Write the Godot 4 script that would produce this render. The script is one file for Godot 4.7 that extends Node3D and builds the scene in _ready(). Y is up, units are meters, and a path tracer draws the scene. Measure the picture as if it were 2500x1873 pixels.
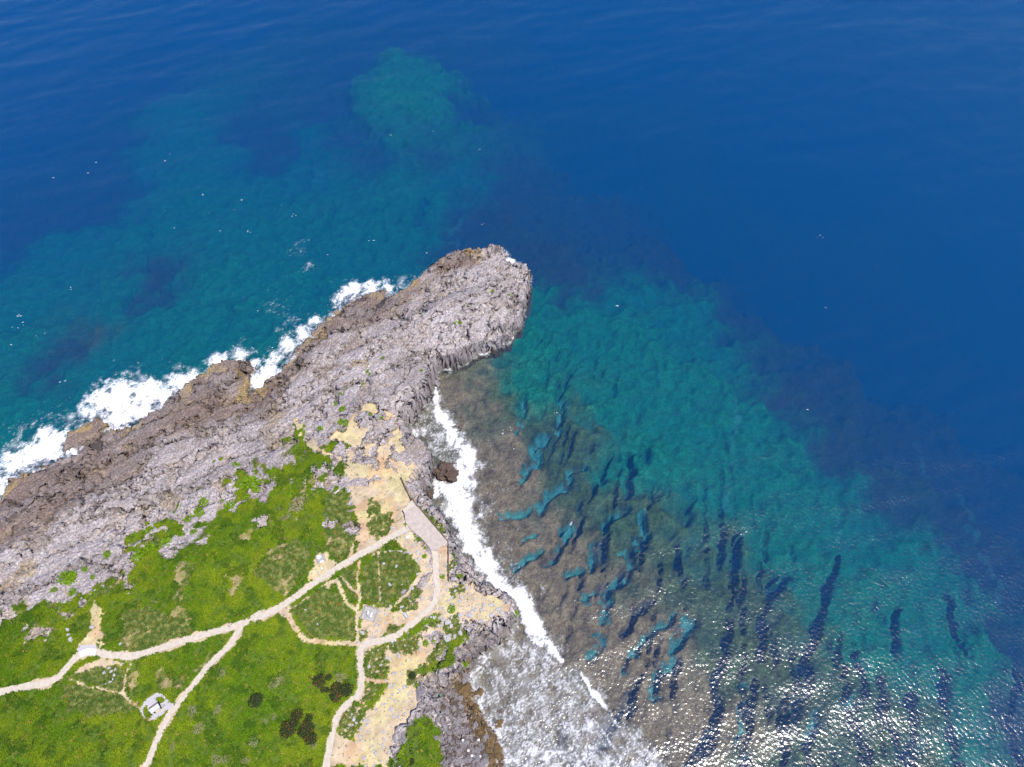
extends Node3D
# Limestone cape seen from a drone: rock spur, coral reef, surf, shrub-covered plateau with footpaths.
# All lists below are plan positions in metres (x east, z south); heights in metres above the sea.
var HEIGHTS := PackedFloat32Array([-198.0,-105.0,2.0,1.0,-190.4,-92.9,7.0,0.9,-180.6,-77.0,13.0,0.3,-170.3,-59.6,19.0,0.0,-162.0,-44.2,23.0,0.0,-152.1,-21.7,25.0,0.0,-190.0,-120.1,2.0,1.0,-176.1,-110.0,6.0,0.9,-155.2,-96.8,11.0,0.5,-145.6,-75.8,17.0,0.0,-132.6,-63.9,20.0,0.0,-134.0,-48.4,23.0,0.0,-124.6,-21.7,25.0,0.0,-171.4,-134.1,2.0,1.0,-179.3,-134.4,1.5,0.8,-155.2,-122.3,5.0,0.9,-134.9,-104.1,11.0,0.3,-117.6,-91.3,16.0,0.0,-102.9,-71.4,21.0,0.0,-98.7,-55.6,23.0,0.0,-93.1,-34.5,25.0,0.0,-147.5,-144.7,2.5,1.0,-135.3,-158.3,2.5,1.0,-119.2,-167.3,3.0,0.9,-124.6,-149.9,5.0,1.0,-129.9,-129.0,8.0,0.6,-110.2,-127.4,11.0,0.3,-101.7,-109.8,15.0,0.1,-83.5,-93.3,20.0,0.0,-75.6,-70.8,23.0,0.0,-74.5,-48.2,24.0,0.0,-63.7,-28.0,25.0,0.0,-107.0,-155.6,3.0,1.0,-97.6,-169.7,3.0,1.0,-88.1,-187.1,3.0,1.0,-73.9,-205.0,2.0,1.0,-59.5,-210.4,2.0,1.0,-44.6,-215.2,3.0,0.9,-32.3,-228.6,3.0,0.9,-21.3,-231.5,4.0,0.7,-8.0,-233.0,4.0,0.3,4.1,-217.4,7.0,0.0,-88.9,-149.8,9.0,0.5,-80.0,-166.4,8.0,0.6,-70.5,-184.2,7.0,0.7,-52.8,-193.6,8.0,0.7,-37.3,-209.6,8.0,0.6,-22.7,-217.0,9.0,0.5,-9.6,-208.1,13.0,0.2,-75.6,-143.1,13.0,0.2,-65.5,-155.0,15.0,0.1,-53.5,-168.8,15.0,0.1,-40.6,-178.4,15.0,0.2,-25.2,-189.2,17.0,0.1,-15.2,-191.0,18.0,0.1,-1.2,-200.9,12.0,0.0,-34.3,-167.3,12.0,0.1,-28.6,-169.7,12.0,0.2,-21.0,-175.1,11.0,0.2,-11.3,-180.2,9.0,0.1,-2.2,-187.2,8.0,0.0,1.9,-198.9,8.0,0.0,-21.0,-182.5,16.0,0.1,-9.2,-190.0,16.0,0.1,-83.4,-125.4,15.0,0.1,-68.5,-125.8,18.0,0.0,-55.8,-140.2,18.0,0.0,-45.8,-147.8,16.0,0.1,-35.3,-157.3,15.0,0.1,-43.4,-139.8,15.0,0.1,-58.8,-107.6,20.0,0.0,-46.8,-120.4,17.0,0.0,-36.0,-113.6,15.0,0.0,-39.8,-102.5,19.0,0.0,-50.1,-92.5,22.0,0.0,-31.8,-90.4,23.0,0.0,-23.3,-80.7,22.0,0.0,-67.2,-96.4,21.0,0.0,-53.8,-70.8,23.0,0.0,-35.2,-70.8,23.0,0.0,-24.0,-63.3,22.0,0.0,-16.5,-67.0,20.0,0.0,-4.0,-62.6,19.0,0.0,-11.5,-54.9,20.0,0.0,-21.8,-50.3,21.0,0.0,-37.9,-48.4,23.0,0.0,-43.6,-34.6,24.0,0.0,-32.6,-37.4,23.0,0.0,-36.0,-26.9,23.0,0.0,-44.5,-16.9,24.0,0.0,-37.6,-14.9,23.0,0.0])
var LOW_HEIGHTS := PackedFloat32Array([-38.1,-136.0,2.5,0.1,-33.0,-128.9,2.0,0.1,-32.0,-111.9,1.5,0.5,-23.8,-93.1,1.5,0.2,-12.9,-76.2,2.0,0.2,-1.0,-61.6,1.0,0.4,-12.1,-48.3,1.5,0.5,-27.0,-37.2,6.0,0.3,-18.8,-37.7,3.0,0.7,-13.4,-36.5,1.0,0.9,-27.7,-28.5,9.0,0.0,-21.9,-26.3,5.0,0.2,-14.5,-25.1,3.0,0.4,-7.0,-23.9,1.5,0.9,-32.4,-17.8,12.0,0.0,-22.8,-16.9,6.0,0.1,-6.8,-17.2,2.0,0.7,-101.6,-168.0,2.0,1.0,-152.5,-134.1,2.0,1.0,-197.7,-104.0,2.0,1.0,0.8,-193.7,1.0,0.2,-29.6,-171.1,1.0,0.5,-65.8,-209.0,2.0,1.0,-5.8,-236.3,2.0,0.3])
var COAST := PackedFloat32Array([-330.0,50.0,-330.0,-31.7,-249.3,-78.7,-219.3,-96.7,-199.3,-106.7,-199.7,-112.5,-198.0,-117.7,-191.3,-122.2,-182.2,-125.4,-176.5,-127.9,-180.0,-130.0,-182.4,-131.5,-182.6,-137.9,-177.3,-142.2,-172.2,-144.4,-163.8,-139.0,-154.7,-140.7,-150.7,-147.1,-145.5,-153.4,-137.9,-162.5,-132.2,-168.2,-128.8,-171.1,-123.1,-172.8,-115.2,-172.3,-112.9,-168.6,-112.8,-159.6,-112.8,-155.0,-110.7,-156.4,-106.3,-164.3,-101.4,-165.1,-98.0,-174.7,-95.7,-179.7,-92.4,-184.7,-89.1,-190.6,-85.8,-196.4,-80.3,-203.0,-72.5,-209.9,-66.4,-212.6,-60.0,-214.0,-57.2,-212.1,-51.2,-213.2,-45.2,-219.7,-37.9,-226.9,-29.5,-235.7,-22.8,-237.2,-14.9,-236.3,-10.4,-238.7,-4.5,-239.9,-3.1,-235.4,-3.8,-230.4,1.3,-228.0,7.9,-224.2,8.3,-218.5,6.0,-205.8,3.5,-192.3,0.2,-189.1,-1.2,-184.7,-9.5,-179.7,-15.6,-177.2,-21.5,-172.3,-26.6,-170.8,-31.5,-169.1,-32.9,-167.7,-33.1,-161.5,-35.7,-154.5,-40.4,-145.9,-43.5,-140.4,-42.0,-134.0,-36.0,-129.7,-32.5,-124.5,-31.4,-118.4,-32.6,-113.4,-34.7,-109.5,-31.7,-105.7,-26.9,-100.0,-22.1,-92.6,-17.8,-85.4,-12.1,-78.4,-6.8,-73.3,-1.0,-69.4,1.3,-65.5,1.0,-61.0,-2.6,-57.5,-9.9,-52.3,-14.1,-47.0,-16.4,-43.7,-13.9,-40.3,-10.1,-39.5,-11.8,-35.2,-9.4,-29.5,-5.2,-25.4,-3.2,-20.6,-3.1,-16.4,0.9,-5.0,-8.1,20.0,-3.1,50.0])
var PLATEAU := PackedFloat32Array([-400.0,80.0,-400.0,-60.0,-200.0,-250.0,-20.0,-300.0,12.0,-260.0,-4.9,-238.4,-3.8,-234.5,-4.4,-229.2,0.9,-226.5,7.0,-222.8,7.3,-216.8,5.1,-203.7,2.7,-190.5,-0.4,-185.4,-8.9,-179.4,-16.3,-175.8,-23.0,-169.7,-28.8,-166.9,-31.4,-165.3,-32.0,-160.9,-36.2,-152.9,-41.5,-146.2,-45.6,-142.1,-44.1,-135.2,-41.3,-129.5,-35.6,-126.4,-29.9,-122.4,-28.7,-117.4,-31.0,-113.1,-34.9,-109.8,-36.2,-106.7,-32.3,-102.1,-26.8,-95.4,-23.7,-90.2,-22.5,-85.9,-21.7,-81.2,-19.5,-76.6,-15.4,-73.2,-10.6,-70.3,-4.9,-68.0,-0.2,-65.2,1.6,-63.1,0.3,-59.5,-7.1,-56.3,-12.3,-53.1,-16.0,-50.2,-19.0,-47.9,-18.3,-44.3,-21.9,-42.4,-29.6,-40.5,-30.5,-38.7,-27.3,-36.3,-25.7,-33.6,-28.1,-30.5,-30.6,-27.2,-33.8,-23.4,-35.4,-19.5,-35.0,-15.0,-38.0,0.0,-35.0,80.0])
var GREEN := PackedFloat32Array([-400.0,90.0,-300.0,-30.0,-175.3,-56.6,-161.2,-60.3,-150.1,-66.1,-138.4,-74.0,-127.4,-84.4,-112.8,-92.2,-99.9,-101.4,-87.8,-104.8,-81.5,-115.2,-72.9,-118.6,-66.0,-117.9,-61.6,-109.5,-56.4,-96.2,-51.9,-94.2,-38.3,-88.8,-30.3,-79.0,-25.6,-64.9,-22.1,-54.6,-18.1,-50.3,-21.6,-44.6,-29.8,-38.8,-32.0,-30.8,-35.5,-21.9,-35.6,-14.9,-30.0,90.0])
var PLAZA := PackedFloat32Array([-38.1,-94.2,-36.9,-95.4,-34.5,-97.2,-31.8,-95.0,-22.1,-83.9,-26.0,-80.4,-27.8,-80.8,-30.9,-84.4,-35.0,-87.8,-37.4,-90.7])
var PLAZASTEP := PackedFloat32Array([-38.8,-95.3,-35.8,-99.1,-34.3,-97.2,-36.9,-95.4,-37.8,-93.8])
var NEWPAD := PackedFloat32Array([-138.1,-46.9,-137.0,-47.9,-135.5,-48.4,-132.5,-48.2,-132.4,-46.1,-135.2,-46.3,-136.8,-45.5])
var GREYPAD := PackedFloat32Array([-139.1,-48.2,-138.8,-49.2,-133.1,-49.5,-132.5,-48.3,-135.5,-48.5,-137.0,-48.0,-138.2,-47.0])
var WALL := PackedFloat32Array([-41.3,-110.2,-39.1,-105.5,-37.3,-101.8,-34.9,-98.4,-28.1,-90.6,-22.1,-83.7,-21.8,-77.4,-21.4,-70.4])
var MONUMENT := PackedFloat32Array([-48.4,-61.9,-43.9,-60.7,-45.2,-56.4,-49.7,-57.7])
var HUT := PackedFloat32Array([-109.5,-30.2,-107.4,-31.9,-106.0,-30.6,-107.9,-28.9])
var HUTPAD := PackedFloat32Array([-113.2,-30.7,-112.7,-32.3,-111.2,-34.3,-109.4,-35.0,-107.6,-34.6,-105.6,-33.2,-104.2,-32.0,-103.0,-31.8,-103.8,-30.5,-104.8,-30.1,-106.1,-28.6,-108.1,-27.4,-109.8,-27.3,-111.7,-28.4,-112.8,-29.5])
var LACE := PackedFloat32Array([-15.4,-48.5,-7.5,-54.7,1.5,-61.0,12.0,-53.1,19.8,-44.7,30.2,-33.8,49.9,-16.4,57.4,-5.7,62.2,1.7,-4.4,1.7,-3.8,-10.8,-2.4,-18.6,-8.6,-29.6,-11.9,-38.1])
var LACE2 := PackedFloat32Array([-32.2,-162.1,-27.6,-150.5,-20.2,-135.1,-17.9,-124.6,-27.3,-124.6,-41.9,-133.0,-43.5,-140.5,-35.7,-153.9])
var PEOPLE := PackedFloat32Array([-91.1,-55.7,-91.6,-55.0])
var TREES := PackedFloat32Array([-59.5,-38.1,2.2,-56.8,-39.3,1.2,-58.1,-35.8,1.0,-56.8,-35.7,0.9,-53.6,-35.6,2.5,-50.9,-35.8,2.3,-53.9,-33.9,2.2,-78.0,-32.6,2.5,-64.8,-28.6,2.0,-61.0,-27.8,1.4,-66.7,-24.6,2.7,-65.4,-26.3,1.6,-60.9,-25.2,2.3,-62.3,-23.8,1.8,-59.8,-22.3,2.3,-31.1,-40.0,1.4,-31.1,-17.0,1.2])
var DRY := PackedFloat32Array([-73.1,-37.6,2.5,-72.1,-39.2,1.1,-74.3,-27.0,1.0,-71.9,-28.0,1.1,-69.5,-30.4,0.8,-76.8,-21.3,1.6,-58.7,-20.5,1.4,-96.8,-29.7,2.1,-89.3,-30.1,1.8,-90.1,-40.5,1.6,-94.0,-24.9,1.9,-86.8,-16.5,2.3,-84.2,-16.8,1.9,-78.2,-16.5,1.7,-100.5,-20.0,1.7,-80.8,-93.6,2.7,-76.8,-98.1,3.5,-53.5,-39.3,2.5,-86.1,-120.4,2.5])
var BUSH := PackedFloat32Array([-9.0,-205.4,0.8,-1.4,-201.8,0.6,-19.0,-191.7,0.6,-22.3,-183.8,0.8,-24.7,-183.3,0.6,-26.8,-175.8,0.5,-53.5,-165.2,0.6,-59.5,-159.0,0.7,-58.2,-157.9,0.7,-60.6,-152.4,0.7,-66.5,-151.3,0.5,-69.6,-148.4,0.8,-70.9,-145.4,0.9,-71.0,-144.1,0.8,-67.0,-140.8,1.4,-51.4,-136.3,1.0,-55.1,-136.0,0.6,-74.8,-131.7,1.0,-82.2,-131.7,0.8,-65.5,-133.0,1.7,-30.9,-159.7,0.7,-37.2,-159.0,0.5,-105.5,-117.5,1.2,-105.3,-114.3,1.2,-98.8,-109.2,2.3,-96.2,-107.5,1.9,-98.7,-103.4,1.4,-117.5,-107.3,1.1,-108.0,-102.7,1.7,-113.6,-101.3,1.4,-103.4,-99.3,1.6,-117.9,-95.2,1.9,-113.9,-97.2,1.7,-131.0,-90.5,1.2,-124.7,-89.8,1.1,-113.4,-89.0,1.1,-136.6,-89.0,1.2,-146.1,-81.6,1.7,-141.8,-80.7,1.1,-148.6,-75.8,0.9,-153.4,-72.6,2.3,-151.8,-73.3,1.4,-144.7,-72.9,0.8,-130.2,-80.5,1.7,-127.8,-83.3,1.6,-122.7,-85.2,1.9,-156.3,-67.9,1.2,-149.8,-67.6,1.2,-89.9,-114.5,1.1,-97.3,-108.8,2.3,-88.0,-103.1,1.1,-81.1,-103.1,1.7,-30.1,-81.6,0.6,-30.0,-78.7,0.7,-23.7,-71.9,0.8,-20.1,-61.1,1.1,-17.9,-72.9,0.9,0.8,-62.0,1.1,-27.8,-50.1,0.9,-25.6,-58.4,1.2,-28.5,-57.1,1.1,-16.2,-46.5,1.4])
var WROCKS := PackedFloat32Array([-43.6,-75.9,0.6,-39.2,-74.9,0.6,-40.9,-68.7,0.7,-28.9,-68.9,0.9,-29.5,-67.9,0.5,-48.3,-53.1,0.9,-63.1,-55.8,0.4,-67.7,-60.3,0.4,-21.3,-64.0,0.6,-28.4,-57.7,0.6,-27.8,-55.7,0.5,-25.5,-58.1,0.7,-23.4,-58.1,0.7,-22.7,-56.6,0.5,-21.2,-56.8,1.0,-21.2,-51.5,1.1,-34.3,-49.2,0.4,-29.9,-50.1,0.7,-26.5,-58.3,0.5,-21.3,-70.9,0.8,-47.9,-27.7,0.8,-48.6,-28.9,0.4,-47.0,-26.6,0.5,-48.1,-26.1,0.5,-49.2,-25.2,0.3,-45.6,-27.3,0.3,-45.8,-22.9,0.7,-43.8,-26.2,0.6,-29.0,-69.0,0.7,-21.1,-63.9,0.7,-25.2,-58.3,0.6,-23.7,-58.3,0.6,-22.8,-56.7,0.6,-20.2,-61.7,0.5,-20.8,-60.5,0.4,-19.1,-67.2,0.6,-17.1,-65.2,0.7,-15.4,-68.5,0.8,-19.9,-68.5,0.5,-18.8,-68.7,0.5,-20.7,-57.0,1.0,-19.9,-55.7,0.9,-17.0,-59.4,1.1,-14.1,-59.4,1.3,-20.9,-52.0,1.4,-18.6,-52.5,0.9,-17.0,-53.7,1.1,-9.4,-62.8,0.9,-12.5,-61.1,0.7,-13.2,-62.1,0.5,-10.2,-61.2,0.9,-6.9,-63.1,0.9,-4.5,-61.7,1.1,-6.6,-59.8,1.1,-3.3,-60.4,0.9,-14.5,-54.6,1.0,-12.0,-55.4,0.8,-16.3,-56.2,0.9,-10.3,-57.6,1.0,-30.1,-49.9,0.5,-29.4,-48.1,0.6,-27.8,-55.9,0.4,-126.7,-42.3,0.6,-126.1,-44.0,0.4,-127.8,-41.0,0.6,-125.8,-41.3,0.6,-124.4,-40.2,0.6,-124.7,-42.0,0.5,-124.9,-38.2,0.5,-124.4,-39.0,0.4,-126.1,-37.6,0.3,-144.6,-54.4,0.7,-142.0,-51.1,0.9,-137.0,-55.2,0.9,-125.5,-49.7,0.5,-123.2,-43.8,0.4,-133.4,-53.0,0.3,-143.6,-52.7,0.6])
var BOULDERS := PackedFloat32Array([-26.2,-119.5,3.7,0.6,-33.0,-110.9,2.9,0.9,-18.2,-29.4,1.9,0.2,-16.2,-26.1,1.1,0.0,-8.4,-24.5,1.9,0.4,-21.8,-34.1,1.4,0.3,-21.5,-32.0,1.3,0.3,-15.9,-39.2,2.2,0.9,-16.4,-43.0,2.2,0.2,-4.1,-29.0,1.8,0.8,-8.3,-33.9,0.8,0.7,-4.1,-32.7,1.1,0.6,-12.7,-30.9,0.7,0.9,-4.6,-22.3,1.0,0.9,-4.2,-19.7,0.9,0.9,-6.2,-18.5,1.4,0.8,-4.0,-17.2,1.4,0.8,-7.1,-22.8,1.4,0.9,-7.7,-21.0,1.4,0.9,-19.8,-23.6,1.3,0.2,-18.3,-26.4,1.2,0.4,-13.3,-24.1,1.2,0.4,-12.0,-28.4,1.2,0.4,-16.9,-20.7,1.2,0.2,-12.6,-21.2,1.2,0.3,-17.9,-17.4,1.7,0.3,-9.7,-27.3,0.9,0.8,-28.4,-34.9,2.2,0.2,-33.3,-22.7,1.7,0.2,-10.9,-19.0,1.1,0.4,-14.5,-17.9,1.1,0.3,-22.2,-30.5,0.7,0.2,-24.4,-24.3,1.0,0.1,-21.2,-21.6,1.1,0.2,-16.1,-22.7,1.0,0.2])
var SEABED := PackedFloat32Array([-25.1,-158.4,1.6,2.0,-20.7,-146.9,1.5,2.0,-11.1,-152.0,2.5,4.0,-1.1,-125.5,1.8,2.0,-8.4,-109.2,1.3,2.0,4.3,-99.6,1.3,2.0,16.2,-79.8,1.3,2.0,24.0,-64.6,1.4,2.0,3.8,-45.7,1.0,2.0,22.0,-24.1,1.2,2.0,39.8,-53.5,1.5,2.0,54.7,-41.3,1.6,2.0,69.1,-31.2,1.8,2.0,37.3,-24.2,1.4,2.0,90.2,-17.5,3.4,4.0,79.8,-46.0,3.0,4.0,8.9,-159.9,4.0,1.0,18.2,-137.3,4.0,4.0,26.8,-116.1,3.5,4.0,40.1,-96.5,3.0,4.0,59.5,-78.7,3.5,4.0,75.7,-70.3,4.0,4.0,99.9,-62.2,5.0,4.0,110.9,-38.8,4.5,4.0,140.4,-30.1,5.0,4.0,128.8,-18.9,4.0,4.0,155.9,-19.1,6.0,1.0,9.3,-183.3,6.0,1.0,16.3,-206.7,9.0,1.0,38.0,-201.2,9.0,1.0,51.8,-184.6,8.0,1.0,64.7,-167.1,8.0,1.0,45.0,-154.4,6.5,1.0,73.6,-141.3,7.5,1.0,56.1,-127.3,5.5,1.0,85.7,-117.9,7.5,1.0,103.2,-150.9,8.5,1.0,112.6,-118.3,8.5,1.0,109.6,-88.7,7.0,1.0,129.8,-76.4,7.5,1.0,124.3,-57.6,6.0,1.0,149.5,-54.8,8.0,1.0,157.4,-39.2,7.5,1.0,151.7,-89.4,9.0,1.0,166.2,-46.7,7.0,1.0,164.9,-30.3,6.5,1.0,161.9,-71.5,8.5,1.0,128.4,-104.5,9.0,1.0,80.5,-162.3,8.0,1.0,89.2,-139.3,8.0,1.0,102.9,-128.5,8.0,1.0,33.5,-233.9,14.0,0.0,10.5,-247.1,15.0,0.0,48.9,-224.1,13.0,1.0,76.9,-209.8,13.0,1.0,96.0,-188.1,13.0,1.0,116.0,-148.5,12.5,1.0,133.5,-120.1,12.5,1.0,147.5,-100.2,13.0,1.0,166.8,-85.2,13.0,1.0,172.1,-67.0,11.0,1.0,123.6,-161.7,15.0,0.0,138.3,-136.3,15.0,0.0,152.4,-114.9,15.0,0.0,177.9,-101.7,17.0,0.0,189.9,-82.7,17.0,0.0,182.6,-56.2,15.0,0.0,176.0,-32.5,13.0,0.0,-13.9,-277.6,16.0,0.0,3.6,-299.5,20.0,0.0,48.6,-273.3,22.0,0.0,75.3,-245.2,20.0,0.0,112.3,-209.4,20.0,0.0,138.7,-174.6,20.0,0.0,164.9,-150.8,21.0,0.0,190.7,-133.0,22.0,0.0,215.2,-114.5,24.0,0.0,55.2,-334.3,45.0,0.0,103.8,-274.1,45.0,0.0,147.1,-228.1,45.0,0.0,186.2,-190.2,45.0,0.0,223.1,-161.1,45.0,0.0,-1.8,-400.1,45.0,0.0,65.0,-465.0,55.0,0.0,174.5,-345.3,55.0,0.0,267.0,-235.6,55.0,0.0,-72.4,-520.7,50.0,0.0,-207.1,-500.4,45.0,0.0,-338.2,-492.2,40.0,0.0,-76.7,-400.0,11.0,1.0,-59.7,-403.8,11.0,1.0,-84.1,-362.7,10.0,1.0,-74.2,-377.4,8.0,1.0,-82.3,-345.9,10.0,1.0,-70.3,-331.1,11.0,1.0,-61.9,-363.6,7.5,1.0,-50.0,-389.3,10.0,1.0,-40.9,-377.2,11.0,1.0,-39.8,-355.5,11.0,1.0,-50.5,-355.8,8.0,1.0,-44.3,-336.3,12.0,1.0,-62.5,-333.8,10.0,1.0,-105.6,-423.7,27.0,0.0,-110.8,-373.9,25.0,0.0,-95.2,-344.5,22.0,0.0,-77.3,-330.3,22.0,0.0,-24.4,-365.1,25.0,0.0,-32.3,-420.2,28.0,0.0,-71.2,-450.8,28.0,0.0,-47.5,-332.0,20.0,0.0,-205.0,-360.4,18.0,1.0,-184.6,-346.6,17.0,1.0,-209.4,-335.6,18.0,1.0,-171.4,-313.7,16.0,1.0,-179.3,-294.2,15.0,1.0,-236.4,-341.1,26.0,0.0,-231.5,-292.8,24.0,0.0,-158.2,-352.3,25.0,0.0,-138.3,-337.5,23.0,0.0,-121.6,-343.7,18.0,1.0,-122.0,-312.2,18.0,1.0,-138.5,-291.7,16.0,1.0,-168.1,-331.6,18.0,1.0,-246.2,-416.1,32.0,0.0,-288.1,-361.0,32.0,0.0,-266.5,-282.2,24.0,0.0,-91.6,-302.5,16.0,1.0,-64.8,-293.1,14.0,1.0,-47.2,-291.7,16.0,1.0,-32.7,-304.7,18.0,1.0,-69.4,-264.6,13.0,1.0,-49.9,-259.9,15.0,1.0,-26.4,-271.4,20.0,0.0,-30.5,-256.2,18.0,0.0,-98.8,-265.6,14.0,1.0,-122.7,-264.6,13.0,1.0,-159.1,-264.6,13.0,1.0,-196.2,-265.6,14.0,1.0,-228.0,-248.0,16.0,1.0,-138.8,-230.5,10.0,1.0,-115.3,-225.4,11.0,1.0,-89.0,-246.2,14.0,1.0,-60.3,-243.1,14.0,1.0,-101.6,-209.0,12.0,1.0,-158.2,-215.9,10.0,1.0,-192.5,-216.7,11.0,1.0,-178.8,-227.9,14.0,0.0,-227.9,-218.3,13.0,1.0,-195.4,-193.2,9.0,4.0,-208.4,-182.2,12.0,0.0,-222.7,-185.3,9.0,1.0,-174.4,-191.9,11.0,1.0,-148.6,-195.8,9.0,1.0,-131.1,-191.9,11.0,1.0,-217.3,-155.2,8.0,1.0,-200.7,-158.2,9.0,1.0,-184.9,-178.3,10.0,1.0,-148.5,-179.5,8.0,1.0,-215.7,-136.6,7.0,1.0,-119.0,-189.8,8.0,1.0])
var FOAMDISC := PackedFloat32Array([-202.7,-116.5,10.8,0.9,-202.2,-122.6,10.9,0.8,-196.6,-127.7,11.0,1.1,-202.3,-133.0,12.3,0.5,-188.7,-131.9,12.3,1.1,-180.4,-129.8,6.1,1.1,-193.2,-139.4,10.0,0.6,-184.4,-144.9,7.1,0.6,-178.7,-148.3,7.6,0.9,-173.3,-152.8,11.5,1.1,-166.7,-157.4,12.9,1.1,-167.0,-148.3,11.4,1.1,-161.8,-143.8,8.8,1.0,-157.8,-157.4,11.6,1.1,-155.3,-148.3,8.9,1.1,-150.9,-157.4,10.3,1.0,-144.4,-163.3,9.1,1.0,-139.2,-166.8,6.5,0.9,-129.7,-173.6,6.6,0.9,-120.0,-176.1,8.0,0.8,-113.4,-171.7,5.3,0.8,-109.4,-163.3,7.8,1.1,-105.4,-169.2,6.6,1.1,-103.5,-175.3,8.0,0.9,-99.6,-182.8,8.1,0.8,-95.4,-189.2,7.6,0.8,-90.1,-195.7,4.1,1.0,-100.5,-194.4,9.6,0.4,-80.2,-209.2,7.0,0.9,-75.3,-213.4,7.9,1.0,-66.7,-214.8,7.1,1.0,-58.1,-215.6,6.2,0.9,-51.8,-218.4,6.3,0.6,-41.2,-224.7,2.9,0.4,-1.3,-231.2,4.7,1.0,2.0,-230.0,3.5,0.8,-103.4,-239.5,7.7,0.3,-97.7,-229.1,4.6,0.4,-108.7,-205.1,8.4,0.3,4.0,-197.0,3.9,0.5,-3.3,-183.6,3.2,0.5,-11.9,-178.6,2.7,1.0,-26.6,-170.4,4.7,0.5,7.5,-221.9,4.0,0.3])
var DEBRIS := PackedFloat32Array([-15.9,-23.7,-10.9,-23.9,-10.3,-19.2,-12.9,-19.3,-13.5,-17.6,-14.1,-20.8])
var STELE := Vector2(-46.5,-59.0)
var SHRINE := Vector2(-65.4,-77.6)
var SMALLSTONE := Vector2(-64.4,-74.1)
var SIGNBENCH := Vector2(-34.8,-58.6)
var WHITESIGN := Vector2(-36.0,-85.4)
var SEAROCK := Vector2(-21.0,-141.5)
var CRATE := Vector2(-24.3,-36.6)
var PATCHES := [PackedFloat32Array([-68.7,-120.9,-66.8,-126.8,-64.6,-129.9,-60.8,-128.0,-59.8,-124.0,-63.1,-118.8,-66.6,-118.3]),PackedFloat32Array([-84.3,-122.4,-79.5,-123.7,-74.9,-119.5,-82.0,-117.3]),PackedFloat32Array([-101.7,-109.8,-97.7,-111.7,-94.1,-106.9,-99.1,-105.7])]
var DIRT := [PackedFloat32Array([-61.4,-124.8,-52.2,-125.2,-46.8,-117.5,-41.8,-111.1,-36.9,-101.8,-37.7,-95.6,-37.3,-89.5,-43.1,-85.7,-49.8,-82.0,-53.4,-80.4,-54.4,-91.3,-60.3,-107.0,-64.3,-117.7]),PackedFloat32Array([-25.9,-81.0,-21.7,-83.1,-21.3,-70.7,-14.4,-69.6,1.5,-62.4,-8.6,-58.2,-15.3,-57.5,-20.4,-53.4,-29.6,-53.2,-28.0,-59.6,-24.9,-64.3]),PackedFloat32Array([-50.1,-61.4,-41.3,-60.1,-35.4,-60.8,-30.9,-63.5,-29.9,-68.8,-27.1,-73.1,-26.1,-66.3,-28.1,-61.0,-33.7,-56.3,-39.9,-52.3,-48.8,-50.1]),PackedFloat32Array([-36.8,-88.0,-28.6,-80.2,-26.8,-73.8,-30.8,-72.9,-33.2,-77.2,-37.1,-82.2,-41.5,-83.8,-40.2,-85.2]),PackedFloat32Array([-39.6,-49.2,-30.2,-53.2,-22.8,-48.6,-29.4,-42.4,-32.3,-38.2,-28.9,-35.3,-28.4,-28.9,-34.8,-23.4,-36.4,-14.9,-53.6,-14.8,-52.9,-23.2,-47.3,-21.6,-44.0,-30.5,-38.9,-35.2,-38.6,-38.7,-39.9,-44.8]),PackedFloat32Array([-67.1,-80.2,-63.5,-79.4,-60.0,-75.3,-66.9,-70.1,-69.3,-68.4]),PackedFloat32Array([-86.8,-57.4,-74.3,-61.6,-72.1,-60.6,-63.3,-68.8,-58.8,-71.5,-57.8,-68.7,-63.8,-68.1,-68.2,-65.4,-72.7,-60.6,-72.8,-57.9,-79.1,-59.3]),PackedFloat32Array([-77.4,-129.6,-79.3,-125.4,-76.2,-122.1,-68.3,-118.7,-64.3,-117.7,-65.4,-119.6,-73.6,-122.4]),PackedFloat32Array([-144.8,-68.3,-140.0,-63.5,-137.6,-62.8,-130.7,-49.2,-139.0,-48.6,-137.2,-53.0,-139.8,-62.2]),PackedFloat32Array([-138.3,-38.8,-135.9,-43.0,-130.1,-45.2,-121.0,-44.3,-125.6,-43.1,-133.6,-41.8,-138.1,-40.0]),PackedFloat32Array([-72.1,-125.9,-57.9,-142.3,-45.1,-137.6,-41.9,-124.4,-36.2,-115.5,-41.7,-104.4,-51.6,-103.9,-58.8,-107.6,-63.4,-115.5,-61.2,-123.9]),PackedFloat32Array([-89.7,-142.2,-87.5,-142.8,-81.7,-131.5,-83.1,-129.4])]
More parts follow.
